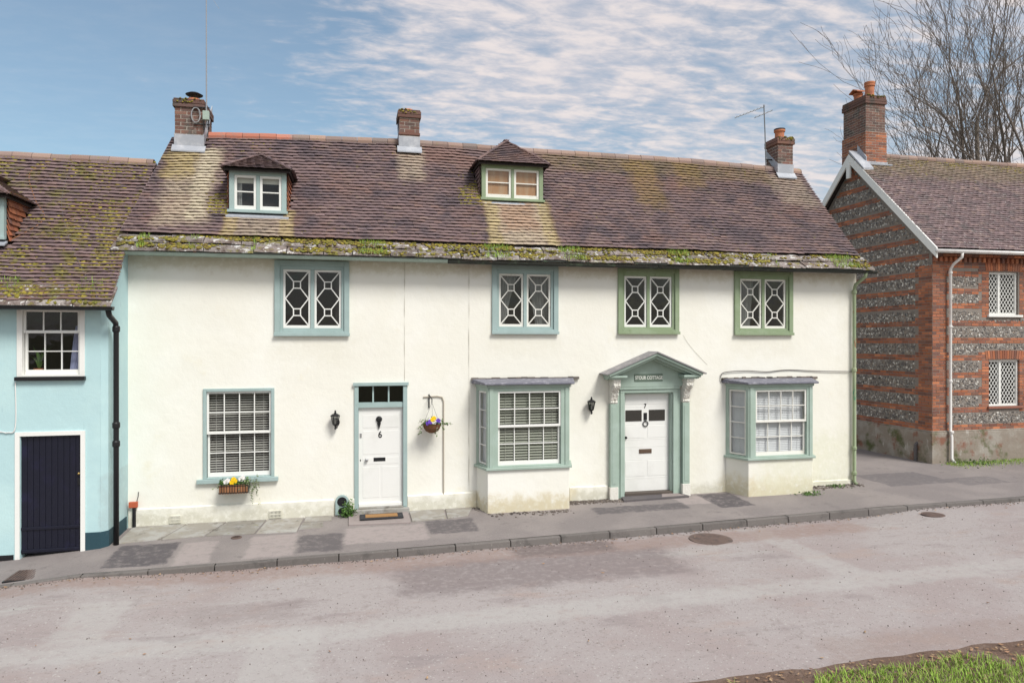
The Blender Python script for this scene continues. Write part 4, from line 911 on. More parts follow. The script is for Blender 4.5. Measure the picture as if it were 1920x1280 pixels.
# --- dormers
def dormer(d, m, sm, board, cheek_m, tile_m):
    x0, x1, y, z0, z1 = d['x0'], d['x1'], d['y'], d['z0'], d['z1']; cx = (x0 + x1) / 2; W = x1 - x0
    yb = lambda z: -.05 + 2.15 * (z - 5.13) / (ridge_z(cx) - 5.13) + .05
    mb = MB(); fr = Fr((x0, y), (1, 0)); ring(fr, mb, 0, W, z0, z1, .085, .0, .10, .045, .085); fr.box(mb, W / 2 - .03, W / 2 + .03, .004, .096, z0 + .045, z1 - .085)
    fr.box(mb, -.03, W + .03, -.05, .0, z0 - .02, z0 + .03)
    root = mb.build('dormer', m, COT, bevel=.005)
    a, b, c, e = .087, W / 2 - .032, z0 + .047, z1 - .087
    for (u0, u1) in ((a, b), (W / 2 + .032, W - .087)):
        sash(fr, root, u0, u1, c, e, 1, 2, .02, .045, wb=.07, bar=.022, m=sm)
        if board: mb = MB(); fr.box(mb, u0 + .03, u1 - .03, .065, .075, c + .03, e - .03); mb.build('board', 'board_tan', root)
    if not board:
        mb = MB(); mb.box(x0 + .09, x1 - .09, y + .5, y + .52, z0, z1); mb.build('room_back', 'room_dark', root)
        mb = MB(); fr.box(mb, .10, W - .10, .10, .11, z1 - .22, z1 - .08); mb.build('roller_blind', 'roller_tan', root)
        mb = MB()
        for k in range(5): fr.box(mb, .11 + k * .02, .13 + k * .02, .10 + .01 * (k % 2), .115 + .01 * (k % 2), z0 + .05, z1 - .22)
        mb.build('curtain', 'curtain_grey', root)
    mb = MB()
    for X, s in ((x0, 1), (x1, -1)): mb.prism_x([(y + .02, z0 - .02), (yb(z0) + .1, z0 - .02), (yb(z1) + .1, z1 + .02), (y + .02, z1 + .02)], X + .004 * s, X + .06 * s)
    mb.build('cheek', 'roof_deck', root)
    ctm = tile_meshes(cheek_m, n=3); M = []
    for X, s in ((x0, -1), (x1, 1)):
        ax = (0, -1, 0) if s < 0 else (0, 1, 0)
        yy0, yy1 = y + .10, yb(z1) + .05; P_ = [(yy0, z0 - .02), (yb(z0), z0 - .02), (yb(z1), z1), (yy0, z1)]
        pl = [((-q[0] if s < 0 else q[0]), q[1]) for q in P_]
        M += plane_tiles((X + .004 * s, 0, 0), ax, (0, 0, 1), pl, .095)
    scatter(root, 'cheek_tile', ctm, M, 300)
    # little hipped roof
    ov = .10; E0, E1, yf, ze = x0 - ov, x1 + ov, y - .12, z1 + .01; za, ya = d['za'], d['ya']; ybk = yb(za) + .2
    mb = MB(); mb.poly([(E0, yf, ze), (E1, yf, ze), (cx, ya, za)]); mb.poly([(E0, yf, ze), (cx, ya, za), (cx, ybk, za), (E0, yb(ze) + .1, ze)]); mb.poly([(E1, yf, ze), (E1, yb(ze) + .1, ze), (cx, ybk, za), (cx, ya, za)])
    mb.poly([(E0, yf, ze - .015), (E0, yb(ze) + .1, ze - .015), (E1, yb(ze) + .1, ze - .015), (E1, yf, ze - .015)])
    mb.box(E0 + .02, E1 - .02, yf + .012, yf + .03, ze - .045, ze + .005)
    for X in (E0 + .02, E1 - .035): mb.box(X, X + .015, yf + .03, yb(ze), ze - .045, ze + .005)
    mb.build('dormer_roof', 'roof_deck', root)
    tm = tile_meshes(tile_m, n=3); M = []
    s_ = math.hypot(ya - yf, za - ze); M += plane_tiles((cx, yf, ze), (1, 0, 0), (0, ya - yf, za - ze), [(E0 - cx - .02, -.03), (E1 - cx + .02, -.03), (0, s_ + .03)], .085, .15)
    for sg, E in ((-1, E0), (1, E1)):
        s2 = math.hypot(cx - E, za - ze); ax = (0, -1, 0) if sg < 0 else (0, 1, 0); k = -1 if sg < 0 else 1
        P_ = [(k * (yf - .02), -.03), (k * (yb(ze) + .05), -.03), (k * ybk, s2 + .02), (k * ya, s2 + .02)]
        M += plane_tiles((E, 0, ze), ax, (cx - E, 0, za - ze), P_, .085, .15)
    scatter(root, 'roof_tile', tm, M, 300)
    mb = MB()
    for E in (E0, E1): mb.tube([(E + (cx - E) * k / 9, yf + (ya - yf) * k / 9, ze + .028 + (za - ze) * k / 9 + (.014 if k % 2 else 0)) for k in range(10)], .024, 5)
    mb.tube([(cx, ya - .03, za + .03), (cx, ybk, za + .03)], .04, 6); mb.build('hip_tiles', tile_m, root)
    mb = MB(); mb.box(x0 - .05, x1 + .05, y - .09, y + .02, z0 - .07, z0 - .035); mb.v = [(a_, b_, c_ - (.06 if b_ < y - .05 else 0)) for a_, b_, c_ in mb.v]; mb.build('lead_apron', 'lead', root, bevel=.005)
    return root
dormer(D1, 'sage_blue', 'white_paint', False, 'brick_orange', 'roof_tile')
dormer(D2, 'sage_green', 'old_white_paint', True, 'roof_tile', 'roof_tile')

# --- chimneys
def flashing(part, x0, x1, y0, y1, zf, zr, ap=.10):
    mb = MB(); mb.box(x0 - .012, x1 + .012, y0 - .012, y0 + .03, zf, zf + .27)   # front apron upstand
    mb.hexa([(x0 - .05, y0 - ap, zf - ap * 1.05), (x1 + .05, y0 - ap, zf - ap * 1.05), (x1 + .05, y0, zf + .02), (x0 - .05, y0, zf + .02), (x0 - .05, y0 - ap, zf - ap * 1.05 + .03), (x1 + .05, y0 - ap, zf - ap * 1.05 + .03), (x1 + .05, y0, zf + .06), (x0 - .05, y0, zf + .06)])
    for X, s in ((x0, -1), (x1, 1)): mb.prism_x([(y0 - .01, zf), (y1, zf + (y1 - y0) * 1.14), (y1, zf + (y1 - y0) * 1.14 + .16), (y0 - .01, zf + .27)], min(X, X + .014 * s), max(X, X + .014 * s))
    mb.build('flashing', 'lead', part, bevel=.004)
def chimney(parent, x0, x1, y0, y1, z0, zc, m, zf, capc=2, flash=True):
    part = part_empty('chimney', parent)
    brick_box(part, x0, x1, y0, y1, z0, zc, m)
    mb = MB(); z = zc
    for k in range(capc): g = .03 + .012 * (1 - abs(k - .5)); mb.box(x0 - g, x1 + g, y0 - g, y1 + g, z + .003, z + .072); z += .075
    mb.box(x0 - .02, x1 + .02, y0 - .02, y1 + .02, z, z + .03); mb.build('cap_course', 'brick_old' if m == 'brick_old' else m, part, bevel=.008)
    if flash: flashing(part, x0, x1, y0, y1, zf, 0)
    pts = [((random.uniform(x0, x1), y0 - .035 if random.random() < .5 else random.uniform(y0, y1), z + random.uniform(-.05, .04)), (.03, .02, .015), (0, -.5, .8)) for _ in range(40)]
    lumps(pts, 'moss', 'moss', part, .3)
    return part, z + .03
c1, zt = chimney(COT, -3.46, -2.93, 1.74, 2.62, 6.9, 7.95, 'brick_old', 7.14)
MB().lathe((-3.17, 2.1, zt - .02), ((.14, 0), (.14, .10), (.125, .11), (.125, .13)), 20).build('chimney_pot', 'terracotta', c1, smooth_=False)
mb = MB()
for k in range(4): q = k * math.pi / 2 + .6; mb.bar((-3.17 + .10 * math.cos(q), 2.1 + .10 * math.sin(q), zt + .08), (-3.17 + .10 * math.cos(q), 2.1 + .10 * math.sin(q), zt + .22), .012, .012, (1, .1, 0))
mb.lathe((-3.17, 2.1, zt + .19), ((.16, 0), (.17, .012), (.10, .05), (.02, .07)), 20); mb.build('cowl', 'iron', c1)
c2, zt = chimney(COT, 1.0, 1.43, 1.83, 2.35, 7.1, 8.09, 'brick_old', 7.42)
MB().lathe((1.215, 2.09, zt - .02), ((.125, 0), (.125, .07), (.10, .10), (.09, .10)), 20).build('chimney_pot', 'terracotta', c2)
MB().box(.985, 1.445, 1.815, 2.365, 7.72, 7.775).build('string_course', 'brick_old', c2, bevel=.008)
c3, zt = chimney(COT, 10.24, 10.66, 1.87, 2.36, 7.1, 8.12, 'brick_old', 7.36)
MB().lathe((10.44, 2.1, zt - .02), ((.115, 0), (.11, .16), (.115, .20), (.135, .21), (.135, .25), (.10, .25)), 20).build('chimney_pot', 'terracotta', c3)
MB().lathe((10.44, 2.1, zt + .232), ((.137, 0), (.137, .03), (.09, .03)), 20).build('pot_rim', 'black_paint', c3)
# ------------------------------------------------------------------ the pale blue house on the left
BLU = thing('blue_house', 'pale blue rendered house with black plank door and mossy roof', 'house', (-6.5, -1.08, -.1))
BF = Fr((0, -1.08), (1, 0))
mb = wall_grid(MB(), -10.2, -3.90, -.5, 4.0, [(-5.02, -4.16, 2.71, 3.78), (-5.03, -4.17, -.5, 1.77)], -1.08, .2, .008)
mb.quad((-3.90, -1.08, -.5), (-3.815, -1.0, -.5), (-3.815, -1.0, 4.1), (-3.90, -1.08, 4.0))
mb.poly([(-3.815, -1.0, -.5), (-3.815, .05, -.5), (-3.815, .05, 5.1), (-3.815, -1.0, 4.1)])
mb.build('wall', 'render_blue', BLU, smooth_=False)
mb = MB(); mb.box(-10.2, -10, -1.0, 4, -.5, 4.2); mb.box(-10.1, -3.84, .6, .7, -.4, 4.6); mb.box(-10.1, -3.84, -.87, .6, 2.1, 2.25); mb.box(-10.1, -3.84, -.87, .6, 3.98, 4.0); mb.build('inner_rooms', 'room_dark', BLU)
mb = MB().prism_z([(-4.13, -1.092), (-3.905, -1.092), (-3.803, -1.005), (-3.803, -.1), (-3.83, -.1), (-3.83, -.98), (-4.13, -1.06)], -.4, .22); mb.build('plinth', 'plinth_teal', BLU)
mb = MB(); BF.box(mb, -10.2, -5.12, -.012, .02, -.5, -.06); mb.build('plinth_base', 'black_paint', BLU)
mb = MB(); ring(BF, mb, -5.075, -4.125, 2.70, 3.80, .075, -.02, .10, .03, .05)
w = mb.build('window', 'white_paint', BLU, bevel=.004); sash_window(BF, w, -4.998, -4.202, 2.73, 3.75, 3.40, 3, .02, ru=1, rl=2)
mb = MB(); BF.box(mb, -5.09, -4.11, -.07, .02, 2.64, 2.70); mb.build('sill', 'black_paint', w, bevel=.005)
mb = MB(); ring(BF, mb, -5.10, -4.12, -.2, 1.84, .065, -.02, .12, .001, .065); d = mb.build('door', 'white_paint', BLU, bevel=.004)
k = 0; x = -5.032
while x < -4.19:
    mb = MB(); BF.box(mb, x + .002, x + .085 - .002, .03, .07, -.07, 1.772); mb.build('plank', 'door_black', d, bevel=.004); x += .085
mb = MB()
for z in (-.05, .30): mb = MB(); BF.box(mb, -5.03, -4.17, .012, .03, z, z + .05); mb.build('door_rail', 'door_black', d, bevel=.006)
mb = MB().lathe((0, 0, 0), ((.012, 0), (.022, .02), (.02, .035), (.008, .045)), 12); mb.v = [(-4.215 + x, -1.05 - z, 1.16 + y) for x, y, z in mb.v]; mb.build('knob', 'brass', d, smooth_=True)
mb = MB(); BF.box(mb, -4.235, -4.205, .008, .03, .98, 1.09); mb.build('latch', 'iron', d)
L2 = 4.17
def BS(x, t):
    u = t / L2; z = 3.84 + 2.92 * u - .10 * math.sin(math.pi * min(1, u)) + .02 * nz(x * .6, u * 2, 7) + .008 * nz(x * 2.1, u * 6, 8) - .02 * math.sin(x * .4)
    return (x, -1.38 + 2.98 * u, z)
vx = lambda t: interp(t, ((0, -3.66), (1.0, -3.72), (1.9, -3.80), (L2, -3.74)))
mb = MB(); nx, ny = 24, 12
for j in range(ny + 1):
    t = L2 * j / ny
    for i in range(nx + 1): x = -10.4 + (vx(t) - .02 + 10.4) * i / nx; p = BS(x, t); mb.v.append((p[0], p[1], p[2] - .012))
for j in range(ny):
    for i in range(nx): a = j * (nx + 1) + i; mb.f.append((a, a + 1, a + nx + 2, a + nx + 1))
mb.poly([(-10.4, 1.6, 6.74), (-3.75, 1.6, 6.74), (-3.75, 4.6, 3.9), (-10.4, 4.6, 3.9)]); mb.poly([(-10.4, -1.05, 4.1), (-3.70, -1.05, 4.1), (-3.70, -1.36, 3.82), (-10.4, -1.36, 3.82)])
broof = mb.build('roof', 'roof_deck', BLU)
ND = dict(x0=-6.75, x1=-5.55, y=-.40, z0=4.93, z1=5.62, za=6.08, ya=.25)
def bskip(p): return ND['x0'] - .03 < p.x < ND['x1'] + .03 and ND['y'] - .05 < p.y < .3
scatter(broof, 'roof_tile', tile_meshes('roof_tile_neighbour'), [m for m in surf_tiles(BS, 41, lambda t: -10.3, vx, .0995, L2, skip=bskip) if m.translation.y < .0 or m.translation.x < -3.76], 300, 'roof_tiles_upper', hidden=lambda A: A.translation.x < -6.3)
ridge_run(broof, lambda x: (x, 1.6, 6.77 - .02 * math.sin(x * .4) + .01 * nz(x * 2, 0, 3)), -10.2, -3.8, ())
x = -8.4
while x < -3.7:
    l = random.uniform(.4, .7); b = min(x + l, -3.64); mb = MB(); e = random.uniform(-.01, .012)
    for i in range(5):
        u = x + .006 + (b - x - .012) * i / 4; q = .015 * nz(u * 7, 1, 1); mb.v += [(u, -1.46 + q, 3.79 + e), (u, -1.45 + q, 3.83 + e), (u, -1.12, 4.13 + e), (u, -1.12, 4.09 + e)]
    for i in range(4): q = 4 * i; mb.f += [(q, q + 4, q + 5, q + 1), (q + 1, q + 5, q + 6, q + 2), (q + 3, q + 7, q + 4, q)]
    mb.f += [(0, 1, 2, 3), (19, 18, 17, 16)]; mb.build('stone_slate', 'stone_slate', broof); x = b
pts = []
for _ in range(19000):
    x = random.uniform(-7.5, -3.7); t = random.uniform(.1, L2); p = BS(x, t)
    dn = -.12 + .5 * nz(x * .8, t * .9, 21) + .4 * nz(x * 2.8, t * 2.8, 14) + (.55 if t < .42 else 0) + (.6 if x > -4.25 and .9 < t < 2.6 and nz(x * 2, t * 2, 3) > -.15 else 0) + (.25 if t > 3.5 else 0) + .22
    if x > vx(t) - .02 or random.random() > dn or bskip(Vector(p)): continue
    s = random.uniform(.010, .036); pts.append(((p[0], p[1] - .01, p[2] + .026), (s * 1.5, s * 1.2, s * .6), (0, -.7, .7)))
for _ in range(420):
    x = random.uniform(-7.5, -3.7); v = random.random(); s = random.uniform(.012, .035)
    if nz(x * 1.5, v, 3) > -.05: pts.append(((x, -1.45 + .3 * v, 3.835 + .3 * v * .93), (s * 1.4, s * 1.3, s * .6), (0, -.7, .7)))
lumps(pts, 'moss', 'moss', broof, .3)
def tuft():
    while True:
        x = random.uniform(-6.3, -3.8)
        if nz(x * 1.6, 17, 1) > .1: return x, random.uniform(-1.3, -1.0)
o = blades(420, tuft, lambda x, y: 3.84 + (y + 1.38) * .98 + .02, .03, .09, .004, 1.2).build('roof_grass', 'grass', broof); o['kind'] = 'stuff'
# its dormer, half out of the frame
_rz, _COT = ridge_z, COT
def n_dormer():
    global COT, ridge_z
    COT = BLU; d = ND
    ridge_z = lambda x: 5.13 + 2.15 * .98
    keep = (d['y'],)
    sh = 1.02   # the dormer helper measures the cottage slope; shift to this roof
    r = dormer(dict(d), 'sage_blue', 'white_paint', False, 'brick_orange', 'roof_tile_neighbour')
    COT = _COT; ridge_z = _rz
    return r
n_dormer()
mb = MB(); n = 8; i0 = 0
for xx in (-10.3, -3.62):
    for rr in (.06, .053):
        for k in range(n + 1): q = math.pi * (1 + k / n); mb.v.append((xx, -1.40 + rr * math.cos(q), 3.79 + rr * math.sin(q)))
w_ = n + 1
for k in range(n): mb.f += [(k, k + 1, k + 1 + 2 * w_, k + 2 * w_), (w_ + k, 3 * w_ + k, 3 * w_ + k + 1, w_ + k + 1)]
mb.f += [tuple(range(n + 1)), tuple(2 * w_ + k for k in range(n, -1, -1))]
mb.build('gutter', 'black_paint', BLU)
t = thing('downpipe', 'black cast iron downpipe at the corner of the blue house', 'downpipe', (-3.71, -.98, 0))
MB().tube([(-3.71, -1.36, 3.76), (-3.71, -1.30, 3.66), (-3.71, -1.0, 3.55), (-3.71, -.97, 3.45), (-3.71, -.97, 1.7), (-3.71, -.97, -.03)], .042, 10).build('pipe', 'black_paint', t, smooth_=True)
for z in (1.85, 1.55, 3.4): MB().lathe((-3.71, -.97, z), ((.05, 0), (.058, .02), (.058, .08), (.05, .1)), 12).build('collar', 'black_paint', t)
t = thing('meter_pipe', 'orange meter box on a short black pipe at the cottage corner', 'meter box', (-3.72, -.05, 0))
MB().tube([(-3.70, -.06, .0), (-3.70, -.06, .36)], .03, 8).build('pipe', 'black_paint', t); MB().box(-3.78, -3.64, -.10, -.036, .36, .46).build('box', 'orange_plastic', t, bevel=.008); MB().tube([(-3.66, -.05, .46), (-3.64, -.03, .56), (-3.64, -.02, .62)], .008, 6).build('cable', 'cable_grey', t)

# ------------------------------------------------------------------ brick and flint house on the right
BH = thing('brick_house', 'red brick and banded flint house with white bargeboards', 'house', (16, 1.58, .1))
XG, YF = 14.5, 1.58
HW = [(16.27, 17.22, 3.95, 5.07), (16.27, 17.26, 1.55, 2.76)]
RS = 1.0275
mb = wall_grid(MB(), XG, 22.3, -.3, 5.6, HW, YF, .17, .0)
front = mb.build('wall', 'flint_mortar', BH)
mb = MB().prism_x([(YF + .003, -.3), (7.2, -.3), (7.2, 5.65), (4.36, 8.62), (YF + .003, 5.65)], XG, XG + .2); gable = mb.build('gable_wall', 'flint_mortar', BH)
mb = MB(); mb.box(14.7, 22.2, 2.6, 2.7, -.2, 5.6); mb.box(14.7, 22.2, 1.78, 2.6, 3.2, 3.4); mb.box(22.1, 22.3, 1.60, 7.2, -.2, 5.6); mb.box(14.7, 22.2, 7.0, 7.2, -.2, 5.6); mb.build('inner_rooms', 'room_dark', BH)
BMs = [box_mesh('brick', 'brick_orange', 1, 1, 1, .012) for _ in range(5)]
def course(M, plane, u0, u1, z, k, lim=None):
    u = u0; first = True
    while u < u1 - .02:
        l = .225 * (.5 if (first and k % 2) else 1); first = False
        l = min(l, u1 - u)
        if u1 - u - l < .05: l = u1 - u
        c = u + l / 2; u += l; j = random.uniform(-.003, .004)
        if lim and not lim(c, z): continue
        p, sc = ((c, YF + .020 - j, z), (l - .014, .05, .061)) if plane == 'f' else ((XG + .020 - j, c, z), (.05, l - .014, .061))
        M.append(Matrix.Translation(p) @ Matrix.Diagonal((*sc, 1)))
MF, MG = [], []; FL_F, FL_G = [], []
inhole = lambda x, z: any(h[0] - .01 < x < h[1] + .01 and h[2] - .01 < z < h[3] + .23 for h in HW)
glim = lambda y, z: z < 5.45 + (y - 1.58) * 1.0 - .0 if y < 4.36 else z < 8.5 - (y - 4.36) * 1.05
z = .95 + .0375; k = 0
while z < 8.4:
    ph = (z - .95) % .445; brickrow = ph < .148
    tooth = .0 if (k // 3) % 2 else .112
    if z < 5.25: course(MG, 'g', YF, 2.02 + tooth, z, k)
    if brickrow or z > 8.0: course(MG, 'g', 2.02 + tooth if z < 5.25 else YF + .1, 6.8, z, k, glim)
    if z < 5.58:
        course(MF, 'f', XG, 14.93 + tooth, z, k)
        sur = 1.4 < z < 3.0 or 3.85 < z < 5.3
        if z > 5.14: course(MF, 'f', 14.93 + tooth, 19, z, k)
        elif brickrow: course(MF, 'f', 14.93 + tooth, 19, z, k, lambda x, zz: not inhole(x, zz) and (not sur or x < 16.0))
        if z <= 5.14 and sur: course(MF, 'f', 16.04 - tooth, 16.27, z, k + 1); course(MF, 'f', 17.25, 17.48 + tooth, z, k + 1)
    z += .075; k += 1
for h in HW:   # arches of bricks on end
    x = h[0] - .12; n = int((h[1] - h[0] + .24) / .075)
    for i in range(n):
        q = (i + .5) / n - .5; cx = (h[0] + h[1]) / 2 + q * (h[1] - h[0] + .24); MF.append(Matrix.Translation((cx, YF + .012, h[3] + .13 + .05 * (.25 - q * q))) @ Matrix.Rotation(q * .35, 4, 'Y') @ Matrix.Diagonal((.064, .05, .225, 1)))
for x in [XG + .06 + i * .15 for i in range(30)]: MF.append(Matrix.Translation((x, YF - .03, 5.36)) @ Matrix.Diagonal((.075, .09, .11, 1)))
for x in [XG + .11 + i * .225 for i in range(20)]: MF.append(Matrix.Translation((x, YF - .045, 5.47)) @ Matrix.Diagonal((.215, .13, .064, 1)))
scatter(front, 'brick', BMs, MF, 300, 'bricks_far'); scatter(gable, 'brick', BMs, MG, 300, 'bricks_far')
g = .050; z = 1.0
while z < 8.3:
    ph = (z - .95) % .445
    if .165 < ph < .435:
        y = 1.66
        while y < 6.6:
            yy, zz = y + random.uniform(-.022, .022), z + random.uniform(-.02, .02)
            if (zz > 5.2 or yy > 2.14) and glim(yy, zz + .05): s = random.uniform(.018, .036); FL_G.append(((XG + .002, yy, zz), (s * random.uniform(.8, 1.3), s, s * .5), (-1, random.uniform(-.3, .3), random.uniform(-.3, .3))))
            y += g
        x = 15.06
        while x < 18.5 and z < 5.1:
            xx, zz = x + random.uniform(-.02, .02), z + random.uniform(-.02, .02)
            sur = (1.4 < zz < 3.05 or 3.83 < zz < 5.3) and 15.95 < xx < 17.6
            if not sur: s = random.uniform(.018, .034); FL_F.append(((xx, YF + .002, zz), (s * random.uniform(.8, 1.3), s, s * .5), (random.uniform(-.3, .3), -1, random.uniform(-.3, .3))))
            x += g
    z += g * .9
lumps(FL_F, 'flints', 'flint', front, .28, False); lumps(FL_G, 'flints', 'flint', gable, .28, False)
mb = MB().prism_z([(XG - .05, 7.2), (XG - .05, YF - .05), (22.3, YF - .05), (22.3, YF + .1), (XG + .1, YF + .1), (XG + .1, 7.2)], -.3, .92); mb.v = [(x, y, z) for x, y, z in mb.v]
mb.prism_z([(XG - .03, 7.2), (XG - .03, YF - .03), (22.3, YF - .03), (22.3, YF + .1), (XG + .1, YF + .1), (XG + .1, 7.2)], .921, .955); mb.build('plinth', 'concrete_plinth', BH, bevel=.012)
for (a, b, c, e) in HW:
    fr = Fr((0, YF), (1, 0)); mb = MB(); ring(fr, mb, a, b, c, e, .05, .05, .13, .05, .05); mx = a + (b - a) * (.40 if c > 3 else .42); fr.box(mb, mx - .03, mx + .03, .052, .128, c + .05, e - .05); wn = mb.build('window', 'white_paint', BH, bevel=.004)
    fr2 = MB(); fr.box(fr2, a - .06, b + .1, -.06, .06, c - .06, c - .002); fr2.build('sill', 'white_paint' if c > 3 else 'brick_orange', wn, bevel=.006)
    for (u0, u1) in ((a + .05, mx - .03), (mx + .03, b - .05)):
        mb = MB(); st = .105; W_, H_ = u1 - u0, e - c - .1; zb = c + .05
        for sgn in (1, -1):
            k = -int(H_ / st * .75) - 2
            while k * st < W_ + H_:
                pa = []; x_s = u0 + k * st if sgn > 0 else u1 - k * st
                # line with slope ~1.45 clipped to the light
                sl_ = 1.45
                q0, q1 = 0.0, H_
                xa = x_s; xb = x_s + sgn * H_ / sl_
                lo, hi = 0.0, 1.0
                dxx = xb - xa
                t0 = (u0 - xa) / dxx; t1 = (u1 - xa) / dxx; lo = max(lo, min(t0, t1)); hi = min(hi, max(t0, t1))
                if hi - lo > .03: fr.bar(mb, (xa + dxx * lo, zb + H_ * lo), (xa + dxx * hi, zb + H_ * hi), .012, .078 + (.002 if sgn > 0 else 0), .09)
                k += 1
        mb.build('lattice', 'white_paint', wn); MB().poly([fr.p(u0, .095, zb), fr.p(u1, .095, zb), fr.p(u1, .095, zb + H_), fr.p(u0, .095, zb + H_)]).build('pane', 'glass', wn)
L3 = 4.42
def HS(x, t): u = t / L3; return (x, 1.26 + 3.10 * u, 5.60 + 3.15 * u + .012 * nz(x * .7, u * 3, 5))
mb = MB()
mb.poly([(14.3, 1.26, 5.585), (22.48, 1.26, 5.585), (22.48, 4.36, 8.735), (14.3, 4.36, 8.735)]); mb.poly([(14.3, 4.36, 8.735), (22.48, 4.36, 8.735), (22.48, 7.46, 5.585), (14.3, 7.46, 5.585)]); mb.poly([(14.3, 1.30, 5.56), (14.3, 4.36, 8.67), (14.52, 4.36, 8.67), (14.52, 1.30, 5.56)]); mb.poly([(14.3, 7.42, 5.56), (14.52, 7.42, 5.56), (14.52, 4.36, 8.67), (14.3, 4.36, 8.67)])
mb.poly([(14.3, 1.26, 5.575), (14.3, 1.6, 5.575), (22.4, 1.6, 5.575), (22.4, 1.26, 5.575)])
hroof = mb.build('roof', 'roof_deck', BH)
scatter(hroof, 'roof_tile', tile_meshes('roof_tile_brick_house', raise_=.034), surf_tiles(HS, 44, lambda t: 14.27, lambda t: 22.5, .1, L3, skip=lambda p: 14.6 < p.x < 15.3 and 4.05 < p.y, jit=1.5), 300, 'roof_tiles_upper')
ridge_run(hroof, lambda x: (x, 4.36, 8.79), 15.3, 22.5, ())
pts = []
for _ in range(2600):
    x = random.uniform(14.3, 22.4); t = L3 - abs(random.gauss(0, .35)); p = HS(x, t)
    if nz(x * 1.5, t * 1.5, 3) < -.05 or (14.6 < x < 15.3 and p[1] > 4.0): continue
    s = random.uniform(.01, .03); pts.append(((p[0], p[1], p[2] + .03), (s * 1.3, s * 1.2, s * .5), (0, -.7, .7)))
lumps(pts, 'moss', 'moss', hroof, .3)
for sg in (-1, 1):
    mb = MB(); ye = 4.36 + sg * 3.16
    pts_ = [(4.36, 8.76), (ye, 5.60), (ye, 5.34), (4.36, 8.50)]
    mb.prism_x(pts_ if sg > 0 else pts_[::-1], 14.255, 14.298); mb.build('bargeboard', 'white_paint', BH, bevel=.004)
MB().box(14.235, 14.30, 4.29, 4.43, 8.05, 8.52).build('apex_post', 'white_paint', BH, bevel=.004)
hc, zt = chimney(BH, 14.62, 15.28, 4.08, 5.03, 8.1, 10.2, 'brick_old', 8.3, 3, False)
brick_box(hc, 14.59, 15.31, 4.05, 5.06, 8.1, 9.38, 'brick_orange', cap=150)
mb = MB(); mb.box(14.5, 15.4, 3.93, 4.06, 8.38, 8.42); mb.box(14.57, 15.33, 4.03, 4.055, 8.38, 8.50); mb.prism_x([(4.0, 8.46), (4.36, 8.84), (4.36, 9.05), (4.0, 8.62)], 14.56, 14.585); mb.build('flashing', 'lead', hc)
mb = MB(); mb.hexa([(14.27, 3.75, 8.16), (14.6, 3.75, 8.18), (14.6, 4.36, 8.80), (14.27, 4.36, 8.80), (14.27, 3.75, 8.22), (14.6, 3.75, 8.24), (14.6, 4.36, 8.87), (14.27, 4.36, 8.87)]); mb.build('verge_lead', 'lead', hc)
MB().lathe((14.95, 4.32, zt - .02), ((.15, 0), (.125, .06), (.125, .34), (.15, .36), (.15, .39), (.135, .40), (.15, .44), (.15, .48), (.11, .48)), 20).build('chimney_pot', 'terracotta', hc)
mb = MB().lathe((14.95, 4.80, zt - .02), ((.14, 0), (.12, .06), (.12, .24), (.14, .26), (.14, .30), (.10, .30)), 20); mb.build('chimney_pot', 'terracotta', hc)
mb = MB().prism_x([(4.62, zt + .30), (4.80, zt + .38), (4.98, zt + .30), (4.98, zt + .33), (4.80, zt + .415), (4.62, zt + .33)], 14.77, 15.13); mb.build('pot_hood', 'terracotta', hc)
MB().tube([(14.25, 1.19, 5.52), (22.5, 1.19, 5.55)], .05, 10).build('gutter', 'white_plastic', BH, smooth_=True)
t = thing('downpipe', 'white downpipe on the corner of the brick and flint house', 'downpipe', (14.98, 1.5, .1))
MB().tube([(15.03, 1.19, 5.5), (15.03, 1.2, 5.38), (14.97, 1.40, 5.22), (14.97, 1.49, 5.1), (14.97, 1.49, .95), (14.97, 1.45, .8), (14.97, 1.45, .25), (14.99, 1.38, .16)], .036, 10).build('pipe', 'white_plastic', t, smooth_=True)
for z in (4.98, 3.6, 2.2, .9): MB().lathe((14.97, 1.49 if z > 1 else 1.45, z), ((.042, 0), (.05, .012), (.05, .05), (.042, .06)), 12).build('collar', 'white_plastic', t)
t = thing('waste_pipe', 'short grey pipe standing against the concrete plinth in the passage', 'pipe', (14.4, 2.05, .1)); MB().tube([(14.40, 2.02, .05), (14.40, 2.02, .55), (14.47, 2.02, .60)], .04, 8).build('pipe', 'cable_grey', t); MB().lathe((14.40, 2.02, .40), ((.048, 0), (.048, .06)), 10).build('collar', 'cable_grey', t)
t = thing('downpipe', 'weathered green downpipe at the right end of the cream cottage', 'downpipe', (10.83, -.07, .1))
MB().tube([(10.90, -.36, 4.77), (10.90, -.33, 4.66), (10.84, -.10, 4.50), (10.83, -.075, 4.38), (10.83, -.075, .16), (10.86, -.12, .10)], .038, 10).build('pipe', 'green_iron', t, smooth_=True)
for z in (4.3, 2.58, .85, .3): MB().lathe((10.83, -.075, z), ((.044, 0), (.054, .015), (.054, .07), (.044, .085)), 12).build('collar', 'green_iron', t)

